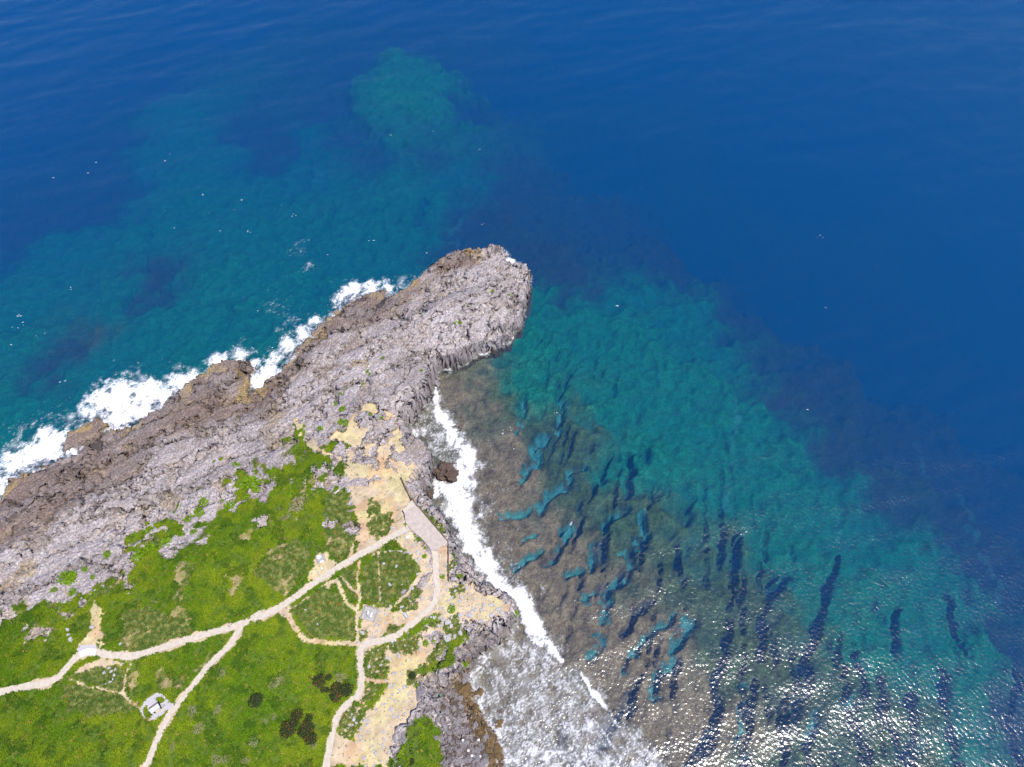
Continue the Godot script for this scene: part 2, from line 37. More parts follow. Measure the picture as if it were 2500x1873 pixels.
var ISLANDS := [PackedFloat32Array([-52.6,-99.3,-50.7,-101.1,-46.9,-97.8,-46.9,-94.4,-51.0,-93.2]),PackedFloat32Array([-50.5,-91.3,-47.5,-94.0,-43.4,-94.7,-41.9,-91.4,-43.3,-86.8,-47.3,-84.3,-50.1,-87.6]),PackedFloat32Array([-21.9,-57.2,-18.1,-59.9,-15.8,-52.9,-20.3,-50.8,-22.7,-47.1,-27.5,-42.5,-29.5,-43.1,-23.5,-49.6]),PackedFloat32Array([-29.9,-58.3,-24.0,-59.3,-23.2,-55.9,-29.7,-54.8]),PackedFloat32Array([-21.2,-68.7,-17.1,-70.3,-15.7,-67.5,-19.6,-64.6]),PackedFloat32Array([-35.8,-82.9,-35.8,-82.9,-35.8,-82.9]),PackedFloat32Array([-39.6,-49.2,-35.9,-51.7,-29.6,-52.6,-29.3,-48.8,-34.2,-46.1,-38.1,-47.3]),PackedFloat32Array([-46.7,-48.5,-40.3,-49.2,-39.1,-43.6,-39.3,-39.3,-45.6,-39.9]),PackedFloat32Array([-46.9,-34.5,-44.7,-37.8,-40.3,-37.2,-43.0,-33.4,-46.0,-32.2]),PackedFloat32Array([-53.1,-29.4,-47.2,-32.0,-45.0,-28.8,-46.9,-23.3,-49.7,-21.6,-53.0,-23.8]),PackedFloat32Array([-33.2,-41.8,-29.4,-41.8,-29.6,-37.0,-33.4,-37.0]),PackedFloat32Array([-48.7,-54.9,-46.7,-53.9,-47.0,-51.0,-48.9,-51.0]),PackedFloat32Array([-40.8,-54.9,-37.6,-56.2,-36.4,-53.9,-40.0,-52.9]),PackedFloat32Array([-36.8,-61.4,-34.9,-63.1,-30.9,-62.9,-32.0,-59.9,-36.0,-59.8]),PackedFloat32Array([-35.8,-98.4,-34.3,-98.0,-23.1,-88.9,-23.3,-86.8,-24.7,-86.7]),PackedFloat32Array([-21.4,-83.1,-19.6,-81.7,-19.7,-74.8,-21.2,-74.0]),PackedFloat32Array([-34.7,-22.3,-29.1,-28.9,-27.2,-29.5,-22.7,-26.7,-23.0,-20.1,-20.9,-14.9,-34.6,-14.9])]
var HUTGREEN := [PackedFloat32Array([-109.3,-33.1,-108.9,-33.9,-107.6,-33.9,-106.5,-33.2,-106.4,-32.3,-107.6,-31.9]),PackedFloat32Array([-112.3,-30.9,-111.3,-31.1,-110.8,-30.1,-109.2,-29.0,-109.5,-27.8,-110.7,-27.8,-111.9,-29.0]),PackedFloat32Array([-107.8,-30.1,-106.4,-31.3,-106.1,-30.9,-107.1,-29.9])]
var DRYGROUND := [PackedFloat32Array([-113.2,-62.1,-107.3,-61.5,-106.5,-59.1,-104.4,-55.4,-107.7,-55.9,-111.3,-58.3]),PackedFloat32Array([-116.3,-59.4,-114.8,-60.1,-113.1,-58.6,-114.0,-57.7]),PackedFloat32Array([-120.6,-40.2,-117.0,-41.3,-115.5,-38.1,-116.5,-34.5,-119.4,-37.1]),PackedFloat32Array([-112.6,-40.0,-110.2,-42.2,-108.6,-40.1,-106.5,-39.3,-101.3,-40.0,-102.0,-36.9,-108.0,-35.4,-110.3,-37.1]),PackedFloat32Array([-97.1,-44.2,-95.4,-47.2,-94.4,-46.3,-96.3,-42.4,-99.8,-40.8]),PackedFloat32Array([-114.8,-32.3,-113.7,-32.9,-113.1,-31.7,-114.0,-31.1]),PackedFloat32Array([-125.2,-53.0,-121.7,-54.7,-117.3,-54.7,-116.9,-53.3,-122.1,-51.7,-123.1,-48.2]),PackedFloat32Array([-111.9,-58.6,-110.5,-59.0,-110.7,-58.1]),PackedFloat32Array([-132.0,-32.8,-128.7,-31.0,-131.2,-29.3]),PackedFloat32Array([-112.8,-68.0,-110.7,-68.0,-110.0,-63.1,-112.8,-63.2]),PackedFloat32Array([-117.2,-78.0,-111.3,-77.3,-111.5,-73.6]),PackedFloat32Array([-80.3,-68.7,-74.8,-72.9,-72.1,-68.7,-76.1,-64.7]),PackedFloat32Array([-85.7,-80.6,-78.5,-83.5,-75.5,-80.1,-81.2,-77.2]),PackedFloat32Array([-64.9,-83.3,-62.0,-87.8,-57.0,-83.1,-58.7,-80.1])]
var DARKGREEN := [PackedFloat32Array([-72.7,-60.6,-62.5,-68.4,-58.1,-66.0,-51.1,-58.1,-50.6,-51.0,-65.9,-52.1]),PackedFloat32Array([-51.5,-73.6,-46.1,-80.1,-37.0,-80.8,-31.6,-74.3,-40.7,-60.8,-49.8,-64.0]),PackedFloat32Array([-67.0,-102.7,-61.4,-103.7,-54.6,-89.8,-54.1,-82.4,-58.8,-76.4,-63.6,-80.2,-67.2,-94.0]),PackedFloat32Array([-57.6,-72.9,-52.8,-75.7,-51.2,-62.0,-56.4,-68.7]),PackedFloat32Array([-35.0,-64.7,-29.5,-73.0,-26.7,-71.8,-30.3,-64.2]),PackedFloat32Array([-129.2,-60.6,-120.3,-62.3,-104.2,-55.0,-102.4,-52.8,-113.8,-49.5,-121.9,-47.0,-124.3,-47.8]),PackedFloat32Array([-138.0,-39.7,-129.6,-43.7,-121.6,-42.5,-120.2,-35.1,-127.1,-36.4]),PackedFloat32Array([-141.9,-38.2,-120.0,-34.5,-113.7,-30.5,-123.7,-27.6,-135.5,-30.5]),PackedFloat32Array([-50.9,-92.1,-42.6,-93.9,-43.3,-86.8,-47.3,-84.3]),PackedFloat32Array([-89.0,-73.2,-82.0,-80.4,-69.2,-83.3,-69.5,-74.3,-75.0,-66.0,-79.3,-67.4])]
var TRAILS := [[PackedFloat32Array([-46.1,-80.1,-44.9,-72.9,-43.7,-63.4]),0.70],[PackedFloat32Array([-52.2,-76.7,-51.8,-70.1,-50.4,-64.0,-51.0,-60.1,-49.8,-50.4]),1.30],[PackedFloat32Array([-58.6,-70.1,-55.1,-63.3,-51.0,-60.1]),1.30],[PackedFloat32Array([-57.4,-71.5,-54.3,-68.0,-51.3,-66.0]),1.00],[PackedFloat32Array([-30.5,-72.9,-34.5,-66.7,-38.2,-62.7,-41.3,-60.1,-44.5,-58.1]),1.30],[PackedFloat32Array([-73.0,-58.6,-70.2,-54.6,-66.4,-50.8,-59.2,-50.0,-49.8,-49.8]),1.80],[PackedFloat32Array([-47.4,-39.0,-42.3,-38.4,-37.3,-38.2,-30.2,-36.1]),1.20],[PackedFloat32Array([-47.6,-32.8,-44.7,-31.4]),0.80],[PackedFloat32Array([-138.1,-39.1,-131.9,-37.0,-125.5,-35.8,-120.1,-34.8,-116.7,-32.2,-113.2,-30.8]),0.90],[PackedFloat32Array([-120.7,-43.4,-121.1,-40.0,-119.9,-35.1,-118.3,-33.4]),0.90],[PackedFloat32Array([-44.0,-80.4,-37.7,-80.3]),0.70],[PackedFloat32Array([-49.6,-62.7,-40.7,-60.4]),0.80],[PackedFloat32Array([-53.0,-23.8,-49.7,-21.6]),0.80],[PackedFloat32Array([-39.6,-49.2,-38.6,-44.8,-35.3,-44.2]),0.90],[PackedFloat32Array([-113.1,-30.5,-110.4,-27.4,-107.3,-27.4]),0.80],[PackedFloat32Array([-55.8,-77.1,-54.9,-83.1,-53.8,-86.1]),1.00]]
var PATHS := [[PackedFloat32Array([-161.9,-34.4,-158.4,-35.3,-151.4,-36.9,-144.9,-37.9,-141.9,-40.0,-138.6,-45.4,-136.4,-46.8,-134.3,-47.3,-132.0,-47.1,-126.6,-46.2,-121.5,-46.0,-116.7,-47.1,-106.9,-50.3,-99.5,-52.5,-90.2,-55.1,-85.9,-57.0,-81.7,-59.4,-83.4,-57.3,-79.2,-59.6,-74.4,-62.7,-70.3,-66.0,-65.5,-70.0,-61.1,-73.1,-56.0,-76.5,-49.7,-80.9,-43.1,-85.0,-36.2,-88.9]),2.20],[PackedFloat32Array([-87.9,-55.2,-88.7,-52.9,-90.2,-49.1,-94.1,-44.6,-98.0,-37.9,-101.6,-32.2,-103.9,-28.8,-105.8,-21.6,-107.3,-14.8,-107.9,-11.6]),1.90],[PackedFloat32Array([-27.0,-82.0,-26.3,-78.8,-25.8,-73.2,-25.0,-67.7,-25.4,-63.6,-28.1,-60.2,-32.4,-56.3,-37.3,-52.3,-42.4,-50.7,-46.5,-49.9,-48.3,-48.2,-48.1,-44.1,-46.7,-39.3,-47.5,-34.3,-50.9,-31.6,-53.0,-28.5,-54.2,-21.6,-54.5,-14.8,-54.8,-10.5]),2.00]]
var CRACKS := [[PackedFloat32Array([-20.4,-181.4,-20.0,-178.0]),2.60],[PackedFloat32Array([-7.5,-192.6,-10.5,-187.8]),2.20],[PackedFloat32Array([-8.9,-183.4,-6.6,-186.1]),1.20],[PackedFloat32Array([-202.0,-115.9,-188.7,-121.1,-173.4,-125.5]),0.50],[PackedFloat32Array([-175.2,-93.3,-173.8,-102.4,-164.1,-107.7,-153.5,-113.2,-142.2,-117.2]),0.50],[PackedFloat32Array([-158.3,-95.3,-151.9,-99.4,-142.6,-100.9]),0.50],[PackedFloat32Array([-147.9,-128.1,-134.3,-130.2,-122.4,-134.8,-112.8,-146.3]),0.60],[PackedFloat32Array([-134.2,-105.6,-120.7,-111.6,-108.2,-121.7,-92.9,-125.7]),0.50],[PackedFloat32Array([-88.3,-186.0,-70.8,-184.7,-55.2,-193.8,-44.3,-187.1]),0.50],[PackedFloat32Array([-109.6,-159.5,-95.8,-161.8,-82.4,-171.5]),0.50],[PackedFloat32Array([-74.0,-146.3,-62.5,-153.5,-51.0,-159.3,-34.7,-167.1]),0.50],[PackedFloat32Array([-136.8,-102.5,-137.1,-98.3,-137.7,-94.6,-137.3,-90.5]),0.90],[PackedFloat32Array([-154.9,-110.3,-156.6,-106.6,-160.3,-105.7]),1.00],[PackedFloat32Array([-147.5,-114.4,-145.0,-108.0,-145.8,-104.7]),0.50],[PackedFloat32Array([-168.7,-117.3,-164.1,-107.7,-159.9,-101.5]),0.50],[PackedFloat32Array([-189.1,-105.0,-196.1,-107.8]),0.80],[PackedFloat32Array([-158.6,-125.3,-149.9,-127.6]),0.70],[PackedFloat32Array([-114.2,-134.0,-112.9,-140.2,-110.7,-145.4]),0.50],[PackedFloat32Array([-52.9,-197.1,-49.8,-192.1,-44.7,-185.8]),0.30],[PackedFloat32Array([-111.8,-142.1,-113.8,-134.7]),0.60],[PackedFloat32Array([-124.9,-145.5,-130.2,-139.1,-134.1,-137.9]),0.60],[PackedFloat32Array([-41.8,-115.3,-35.0,-110.8,-30.8,-107.7]),0.80],[PackedFloat32Array([-42.1,-161.3,-44.4,-154.6,-47.9,-147.3]),0.50],[PackedFloat32Array([-139.4,-75.4,-138.4,-79.0,-135.9,-85.4]),0.50]]
var CHANNELS := [[PackedFloat32Array([5.6,-160.4,4.5,-151.0,3.5,-143.0,1.6,-139.4]),1.2,2.0,3],[PackedFloat32Array([22.9,-156.3,20.7,-150.5,18.5,-143.7,14.5,-138.3,9.1,-133.6,9.5,-125.9,4.7,-120.5,2.9,-117.5]),3.7,3.0,3],[PackedFloat32Array([29.1,-124.4,25.3,-122.3,19.4,-115.2,13.7,-110.9,10.4,-103.7]),3.5,3.0,3],[PackedFloat32Array([6.4,-106.5,2.8,-102.7,-4.3,-103.1]),2.1,2.5,3],[PackedFloat32Array([8.9,-94.4,3.6,-92.1]),2.6,2.5,3],[PackedFloat32Array([11.0,-89.0,6.2,-86.4,1.0,-82.0]),2.8,3.0,3],[PackedFloat32Array([23.2,-98.6,20.3,-93.8,16.6,-88.2,12.2,-83.8]),4.6,3.5,3],[PackedFloat32Array([46.2,-106.5,40.6,-104.5,35.7,-98.8,32.6,-92.4,30.6,-87.7,29.3,-81.3,21.5,-80.3]),2.7,3.5,3],[PackedFloat32Array([50.3,-102.6,52.4,-96.0,46.4,-88.7,41.2,-78.9,36.4,-73.6,34.3,-67.7,33.1,-63.6]),4.0,3.0,3],[PackedFloat32Array([31.3,-73.4,26.5,-70.9]),2.1,2.5,3],[PackedFloat32Array([51.4,-69.8,45.8,-66.2,42.8,-61.2,39.3,-58.0]),1.2,3.0,0],[PackedFloat32Array([58.4,-64.9,51.8,-59.7,47.2,-55.7,40.3,-51.1,39.1,-46.5]),2.6,3.0,3],[PackedFloat32Array([65.0,-63.4,59.8,-56.7,56.4,-50.4,52.5,-44.3,48.7,-38.5]),4.9,3.5,3],[PackedFloat32Array([78.4,-63.5,75.7,-53.0,69.7,-41.5,70.0,-34.2,67.4,-27.2,61.2,-20.4,56.1,-16.6]),2.3,3.5,0],[PackedFloat32Array([63.4,-91.6,63.2,-82.7,63.5,-78.3]),1.0,3.0,0],[PackedFloat32Array([73.1,-112.6,68.3,-100.3,63.3,-91.5]),1.1,2.0,0],[PackedFloat32Array([35.4,-94.1,36.1,-91.4]),2.1,3.0,0],[PackedFloat32Array([27.8,-57.9,31.8,-56.4,27.3,-49.4]),3.2,2.0,3],[PackedFloat32Array([49.6,-130.5,47.4,-117.9,45.6,-109.4]),2.8,3.0,0],[PackedFloat32Array([100.0,-82.3,95.8,-72.8,91.4,-64.0,87.7,-51.1]),1.4,4.0,0],[PackedFloat32Array([104.8,-79.4,99.0,-75.5,95.1,-70.0]),0.7,3.0,0],[PackedFloat32Array([126.7,-87.5,121.0,-79.9,115.2,-68.7,110.1,-59.8,101.8,-46.5]),1.5,4.5,0],[PackedFloat32Array([84.5,-43.1,79.7,-31.5,77.5,-23.5]),1.7,4.0,0],[PackedFloat32Array([80.7,-41.4,77.0,-31.4,74.9,-23.4,76.5,-17.8]),2.2,3.0,3],[PackedFloat32Array([94.9,-39.3,92.0,-27.9,88.1,-16.7]),1.7,4.0,0],[PackedFloat32Array([73.6,-48.6,69.0,-36.7,68.6,-29.2,61.1,-21.3]),1.8,4.0,0],[PackedFloat32Array([104.2,-32.4,95.5,-16.6]),2.6,3.0,3],[PackedFloat32Array([142.9,-69.1,137.0,-51.8]),1.2,4.0,0],[PackedFloat32Array([129.9,-43.5,125.4,-33.3,128.9,-23.6]),1.2,4.0,0],[PackedFloat32Array([138.4,-39.6,136.0,-28.1,131.8,-19.3]),1.8,4.5,0],[PackedFloat32Array([164.5,-73.0,162.2,-62.5,162.6,-52.8]),1.6,5.0,0],[PackedFloat32Array([153.6,-47.0,150.3,-35.8]),1.5,4.0,0],[PackedFloat32Array([182.3,-48.0,172.5,-30.1,169.8,-16.9]),2.4,5.0,0],[PackedFloat32Array([179.9,-143.4,179.5,-124.2]),3.0,0.0,3],[PackedFloat32Array([189.7,-117.7,187.6,-101.7,189.2,-86.8,187.8,-74.3]),3.2,0.0,3],[PackedFloat32Array([116.9,-29.5,117.0,-17.9]),1.2,4.0,0],[PackedFloat32Array([100.3,-169.5,96.6,-144.9,92.7,-134.3,85.1,-106.2]),1.0,0.0,3],[PackedFloat32Array([97.1,-68.0,94.5,-63.6]),5.3,1.0,0],[PackedFloat32Array([89.0,-94.6,84.2,-80.6,83.2,-69.7]),1.3,3.0,0],[PackedFloat32Array([121.4,-38.5,117.2,-35.4]),3.3,2.0,3],[PackedFloat32Array([90.4,-35.3,89.3,-29.3]),1.0,3.0,0],[PackedFloat32Array([98.4,-36.2,96.2,-30.9]),0.8,3.0,0],[PackedFloat32Array([132.7,-120.9,130.0,-102.8,127.9,-90.9]),1.4,0.0,3],[PackedFloat32Array([-191.6,-264.9,-185.2,-237.5]),2.7,2.0,0],[PackedFloat32Array([-170.8,-246.3,-168.9,-215.7]),4.0,2.0,0],[PackedFloat32Array([-97.5,-288.5,-97.2,-269.9]),3.0,2.0,0],[PackedFloat32Array([-116.7,-327.2,-113.8,-301.2]),3.2,2.0,0],[PackedFloat32Array([-147.0,-317.6,-148.5,-301.9]),3.9,2.0,0],[PackedFloat32Array([-186.7,-226.7,-187.9,-214.7]),3.0,2.0,0],[PackedFloat32Array([-133.9,-215.5,-135.7,-202.9]),2.9,2.0,0],[PackedFloat32Array([-48.5,-290.9,-50.8,-271.0]),4.3,2.0,0],[PackedFloat32Array([-108.8,-316.6,-108.7,-307.6]),4.5,0.0,3],[PackedFloat32Array([-29.7,-276.2,-30.2,-261.2]),5.5,0.0,3],[PackedFloat32Array([-132.3,-220.4,-130.1,-211.9]),2.3,0.0,3]]
var FOAMLINE := [[PackedFloat32Array([-33.0,-159.7,1.6,-31.5,-150.5,2.7,-29.3,-144.9,4.8,-25.1,-138.4,5.7,-21.1,-133.0,6.2,-18.0,-127.7,6.1,-17.5,-122.6,6.5,-19.4,-114.5,6.9]),1.00],[PackedFloat32Array([-26.7,-112.5,6.9,-21.9,-108.6,9.5,-18.1,-101.0,8.5,-15.1,-92.6,6.6,-11.4,-85.5,6.1,-6.2,-78.5,5.1]),1.05],[PackedFloat32Array([-21.0,-108.6,8.2,-15.1,-91.7,5.7,-6.1,-77.6,5.1,1.5,-70.8,5.0,7.3,-64.2,4.6,10.5,-57.8,3.7]),1.08],[PackedFloat32Array([5.6,-64.2,5.0,9.7,-57.8,4.5,13.6,-53.1,2.3,17.5,-48.5,1.4]),1.10],[PackedFloat32Array([23.7,-44.7,1.1,26.6,-39.6,1.9,31.7,-33.8,1.1]),1.15],[PackedFloat32Array([-39.6,-139.4,6.0,-31.8,-137.3,7.2,-27.7,-133.0,7.1]),0.60],[PackedFloat32Array([-16.0,-42.5,1.6,-13.7,-44.7,1.6,-10.6,-47.0,1.6,-7.4,-51.6,1.6]),0.70],[PackedFloat32Array([-10.4,-39.6,2.2,-11.1,-35.2,2.2,-7.1,-29.6,3.1,-3.2,-24.0,3.0]),0.75],[PackedFloat32Array([-15.3,-97.2,1.4,-16.6,-112.5,1.5,-16.1,-124.6,1.5,-19.2,-135.1,1.5]),0.70],[PackedFloat32Array([-0.9,-18.6,7.5,21.6,-18.6,7.5,44.0,-17.3,7.5]),0.65],[PackedFloat32Array([17.5,-48.5,3.6,23.6,-41.8,4.0,34.6,-31.0,3.5,44.6,-22.7,3.0,50.0,-17.3,2.1]),0.45],[PackedFloat32Array([6.8,-29.6,7.7,14.8,-38.1,7.9,19.1,-29.6,7.7]),0.50],[PackedFloat32Array([23.0,-99.5,0.5,22.4,-98.0,0.5]),0.75],[PackedFloat32Array([-26.7,-112.5,13.9,-21.9,-108.6,19.0,-18.1,-101.0,17.0,-15.1,-92.6,13.4,-11.4,-85.5,12.4,-6.2,-78.5,10.6]),0.52],[PackedFloat32Array([-21.0,-108.6,16.4,-15.1,-91.7,11.7,-6.1,-77.6,10.6,1.5,-70.8,10.4,7.3,-64.2,9.5,10.5,-57.8,7.8]),0.52],[PackedFloat32Array([5.6,-64.2,10.3,9.7,-57.8,9.4,13.6,-53.1,6.2,17.5,-48.5,4.2]),0.52],[PackedFloat32Array([23.7,-44.7,3.4,26.6,-39.6,5.3,31.7,-33.8,3.4]),0.52]]

# ---------------------------------------------------------------- working grids
const STEP := 0.4
const GX0 := -262.0
const GZ0 := -244.0
const GW := 710
const GH := 738
const SEA_STEP := 0.95
var height := PackedFloat32Array()
var coast_sd := PackedFloat32Array()
var green_m := PackedFloat32Array()
var kind_m := PackedByteArray()      # 0 rock, 1 dirt, 2 bright shrubs, 3 dark shrubs, 4 dry grass, 5 paved
var rng := RandomNumberGenerator.new()
var used := {}
var mats := {}

func noise(s: int, freq: float, oct := 3, type := FastNoiseLite.TYPE_SIMPLEX_SMOOTH, fractal := FastNoiseLite.FRACTAL_FBM) -> FastNoiseLite:
	var n := FastNoiseLite.new()
	n.seed = s; n.frequency = freq; n.noise_type = type
	n.fractal_type = fractal; n.fractal_octaves = oct
	return n

func fill_poly(mask: PackedByteArray, p: PackedFloat32Array, v: int) -> void:
	var n := p.size() / 2
	var zlo := 1e9
	var zhi := -1e9
	for i in n:
		zlo = minf(zlo, p[i * 2 + 1]); zhi = maxf(zhi, p[i * 2 + 1])
	for j in range(maxi(0, int((zlo - GZ0) / STEP)), mini(GH - 1, int((zhi - GZ0) / STEP) + 1) + 1):
		var z := GZ0 + j * STEP
		var xs := []
		for i in n:
			var k := (i + 1) % n
			var za := p[i * 2 + 1]
			var zb := p[k * 2 + 1]
			if (za > z) != (zb > z):
				xs.append(p[i * 2] + (z - za) / (zb - za) * (p[k * 2] - p[i * 2]))
		xs.sort()
		for q in range(0, xs.size() - 1, 2):
			var a := clampi(int(ceil((xs[q] - GX0) / STEP)), 0, GW)
			var b := clampi(int(floor((xs[q + 1] - GX0) / STEP)) + 1, 0, GW)
			for i in range(a, b):
				mask[j * GW + i] = v

func new_mask() -> PackedByteArray:
	var m := PackedByteArray(); m.resize(GW * GH); return m

func one_way(mask: PackedByteArray, inside: int) -> PackedFloat32Array:
	var d := PackedFloat32Array(); d.resize(GW * GH)
	for i in GW * GH:
		d[i] = 0.0 if mask[i] == inside else 1e6
	for j in range(1, GH):
		for i in range(1, GW - 1):
			var o := j * GW + i
			d[o] = minf(d[o], minf(minf(d[o - 1], d[o - GW]) + 1.0, minf(d[o - GW - 1], d[o - GW + 1]) + 1.4142))
	for j in range(GH - 2, -1, -1):
		for i in range(GW - 2, 0, -1):
			var o := j * GW + i
			d[o] = minf(d[o], minf(minf(d[o + 1], d[o + GW]) + 1.0, minf(d[o + GW - 1], d[o + GW + 1]) + 1.4142))
	return d

func signed(mask: PackedByteArray) -> PackedFloat32Array:
	var a := one_way(mask, 1)
	var b := one_way(mask, 0)
	for i in GW * GH:
		a[i] = minf((b[i] - a[i]) * STEP, 400.0)
	return a

func lines(field: PackedFloat32Array, p: PackedFloat32Array, half: float, reach := 3.0) -> void:
	# field: smallest distance to the edge of any line (negative inside)
	for s in p.size() / 2 - 1:
		var a := Vector2(p[s * 2], p[s * 2 + 1])
		var b := Vector2(p[s * 2 + 2], p[s * 2 + 3])
		var r := half + reach
		for j in range(maxi(0, int((minf(a.y, b.y) - r - GZ0) / STEP)), mini(GH - 1, int((maxf(a.y, b.y) + r - GZ0) / STEP)) + 1):
			for i in range(maxi(0, int((minf(a.x, b.x) - r - GX0) / STEP)), mini(GW - 1, int((maxf(a.x, b.x) + r - GX0) / STEP)) + 1):
				var q := Vector2(GX0 + i * STEP, GZ0 + j * STEP)
				var d := q.distance_to(Geometry2D.get_closest_point_to_segment(q, a, b)) - half
				var o := j * GW + i
				if d < field[o]:
					field[o] = d

func idw(p: PackedFloat32Array, stride: int, col: int, x: float, z: float, soft: float) -> float:
	var sw := 0.0
	var sv := 0.0
	for i in range(0, p.size(), stride):
		var dx := p[i] - x
		var dz := p[i + 1] - z
		var w := 1.0 / (dx * dx + dz * dz + soft)
		w *= w
		sw += w; sv += w * p[i + col]
	return sv / sw

class Coarse:
	var x0: float
	var z0: float
	var c: float
	var w: int
	var h: int
	var v := PackedFloat32Array()
	func at(x: float, z: float) -> float:
		var u := clampf((x - x0) / c, 0.0, w - 1.001)
		var t := clampf((z - z0) / c, 0.0, h - 1.001)
		var i := int(u)
		var j := int(t)
		u -= i; t -= j
		var o := j * w + i
		return lerpf(lerpf(v[o], v[o + 1], u), lerpf(v[o + w], v[o + w + 1], u), t)

func coarse(p: PackedFloat32Array, stride: int, col: int, x0: float, z0: float, w: int, h: int, c: float, soft: float) -> Coarse:
	var g := Coarse.new()
	g.x0 = x0; g.z0 = z0; g.c = c; g.w = w; g.h = h
	g.v.resize(w * h)
	for j in h:
		for i in w:
			g.v[j * w + i] = idw(p, stride, col, x0 + i * c, z0 + j * c, soft)
	return g

func ground(x: float, z: float) -> float:
	var u := clampf((x - GX0) / STEP, 0.0, GW - 1.001)
	var t := clampf((z - GZ0) / STEP, 0.0, GH - 1.001)
	var i := int(u)
	var j := int(t)
	u -= i; t -= j
	var o := j * GW + i
	return lerpf(lerpf(height[o], height[o + 1], u), lerpf(height[o + GW], height[o + GW + 1], u), t)

func cell(x: float, z: float) -> int:
	return clampi(int((z - GZ0) / STEP + 0.5), 0, GH - 1) * GW + clampi(int((x - GX0) / STEP + 0.5), 0, GW - 1)

# ---------------------------------------------------------------- naming
func numbered(called: String) -> String:
	used[called] = used.get(called, -1) + 1
	return called if used[called] == 0 else "%s_%03d" % [called, used[called]]

func tag(o: Node, label: String, category: String, group := "", kind := "") -> Node:
	if label: o.set_meta("label", label)
	if category: o.set_meta("category", category)
	if group: o.set_meta("group", group)
	if kind: o.set_meta("kind", kind)
	return o

func thing(called: String, at: Vector3, turn: float, label: String, category: String, group := "") -> Node3D:
	var o := Node3D.new()
	o.name = numbered(called); add_child(o)
	o.position = at; o.rotation.y = turn
	tag(o, label, category, group)
	return o

func part(called: String, mesh: Mesh, m: Material, parent: Node, at := Vector3.ZERO, rot := Vector3.ZERO, size := Vector3.ONE) -> MeshInstance3D:
	var o := MeshInstance3D.new()
	o.name = called; o.mesh = mesh; o.material_override = m
	o.position = at; o.rotation = rot; o.scale = size
	parent.add_child(o, true)
	return o

func structure(called: String, mesh: Mesh, m: Material) -> MeshInstance3D:
	var o := MeshInstance3D.new()
	o.name = numbered(called); o.mesh = mesh; o.material_override = m
	o.set_meta("kind", "structure"); add_child(o)
	return o

# ---------------------------------------------------------------- materials
func plain(c: Color, rough := 0.9, spec := 0.3) -> StandardMaterial3D:
	var m := StandardMaterial3D.new()
	m.albedo_color = c.linear_to_srgb(); m.roughness = rough; m.metallic_specular = spec
	return m

func grain(s: int, freq: float, lo: float, hi: float, oct := 4, size := 512, ridged := false) -> NoiseTexture2D:
	var t := NoiseTexture2D.new()
	t.width = size; t.height = size; t.seamless = true
	t.noise = noise(s, freq, oct, FastNoiseLite.TYPE_SIMPLEX_SMOOTH, FastNoiseLite.FRACTAL_RIDGED if ridged else FastNoiseLite.FRACTAL_FBM)
	var g := Gradient.new()
	g.set_color(0, Color(lo, lo, lo)); g.set_color(1, Color(hi, hi, hi))
	t.color_ramp = g
	return t

func textured(c: Color, tex: Texture2D, metres: float, bump: Texture2D = null, bump_cm := 0.0, rough := 0.9) -> StandardMaterial3D:
	var m := plain(c, rough)
	m.albedo_texture = tex
	m.uv1_triplanar = true; m.uv1_world_triplanar = true
	m.uv1_scale = Vector3.ONE / metres
	if bump:
		m.heightmap_enabled = true; m.heightmap_texture = bump; m.heightmap_scale = bump_cm
	return m

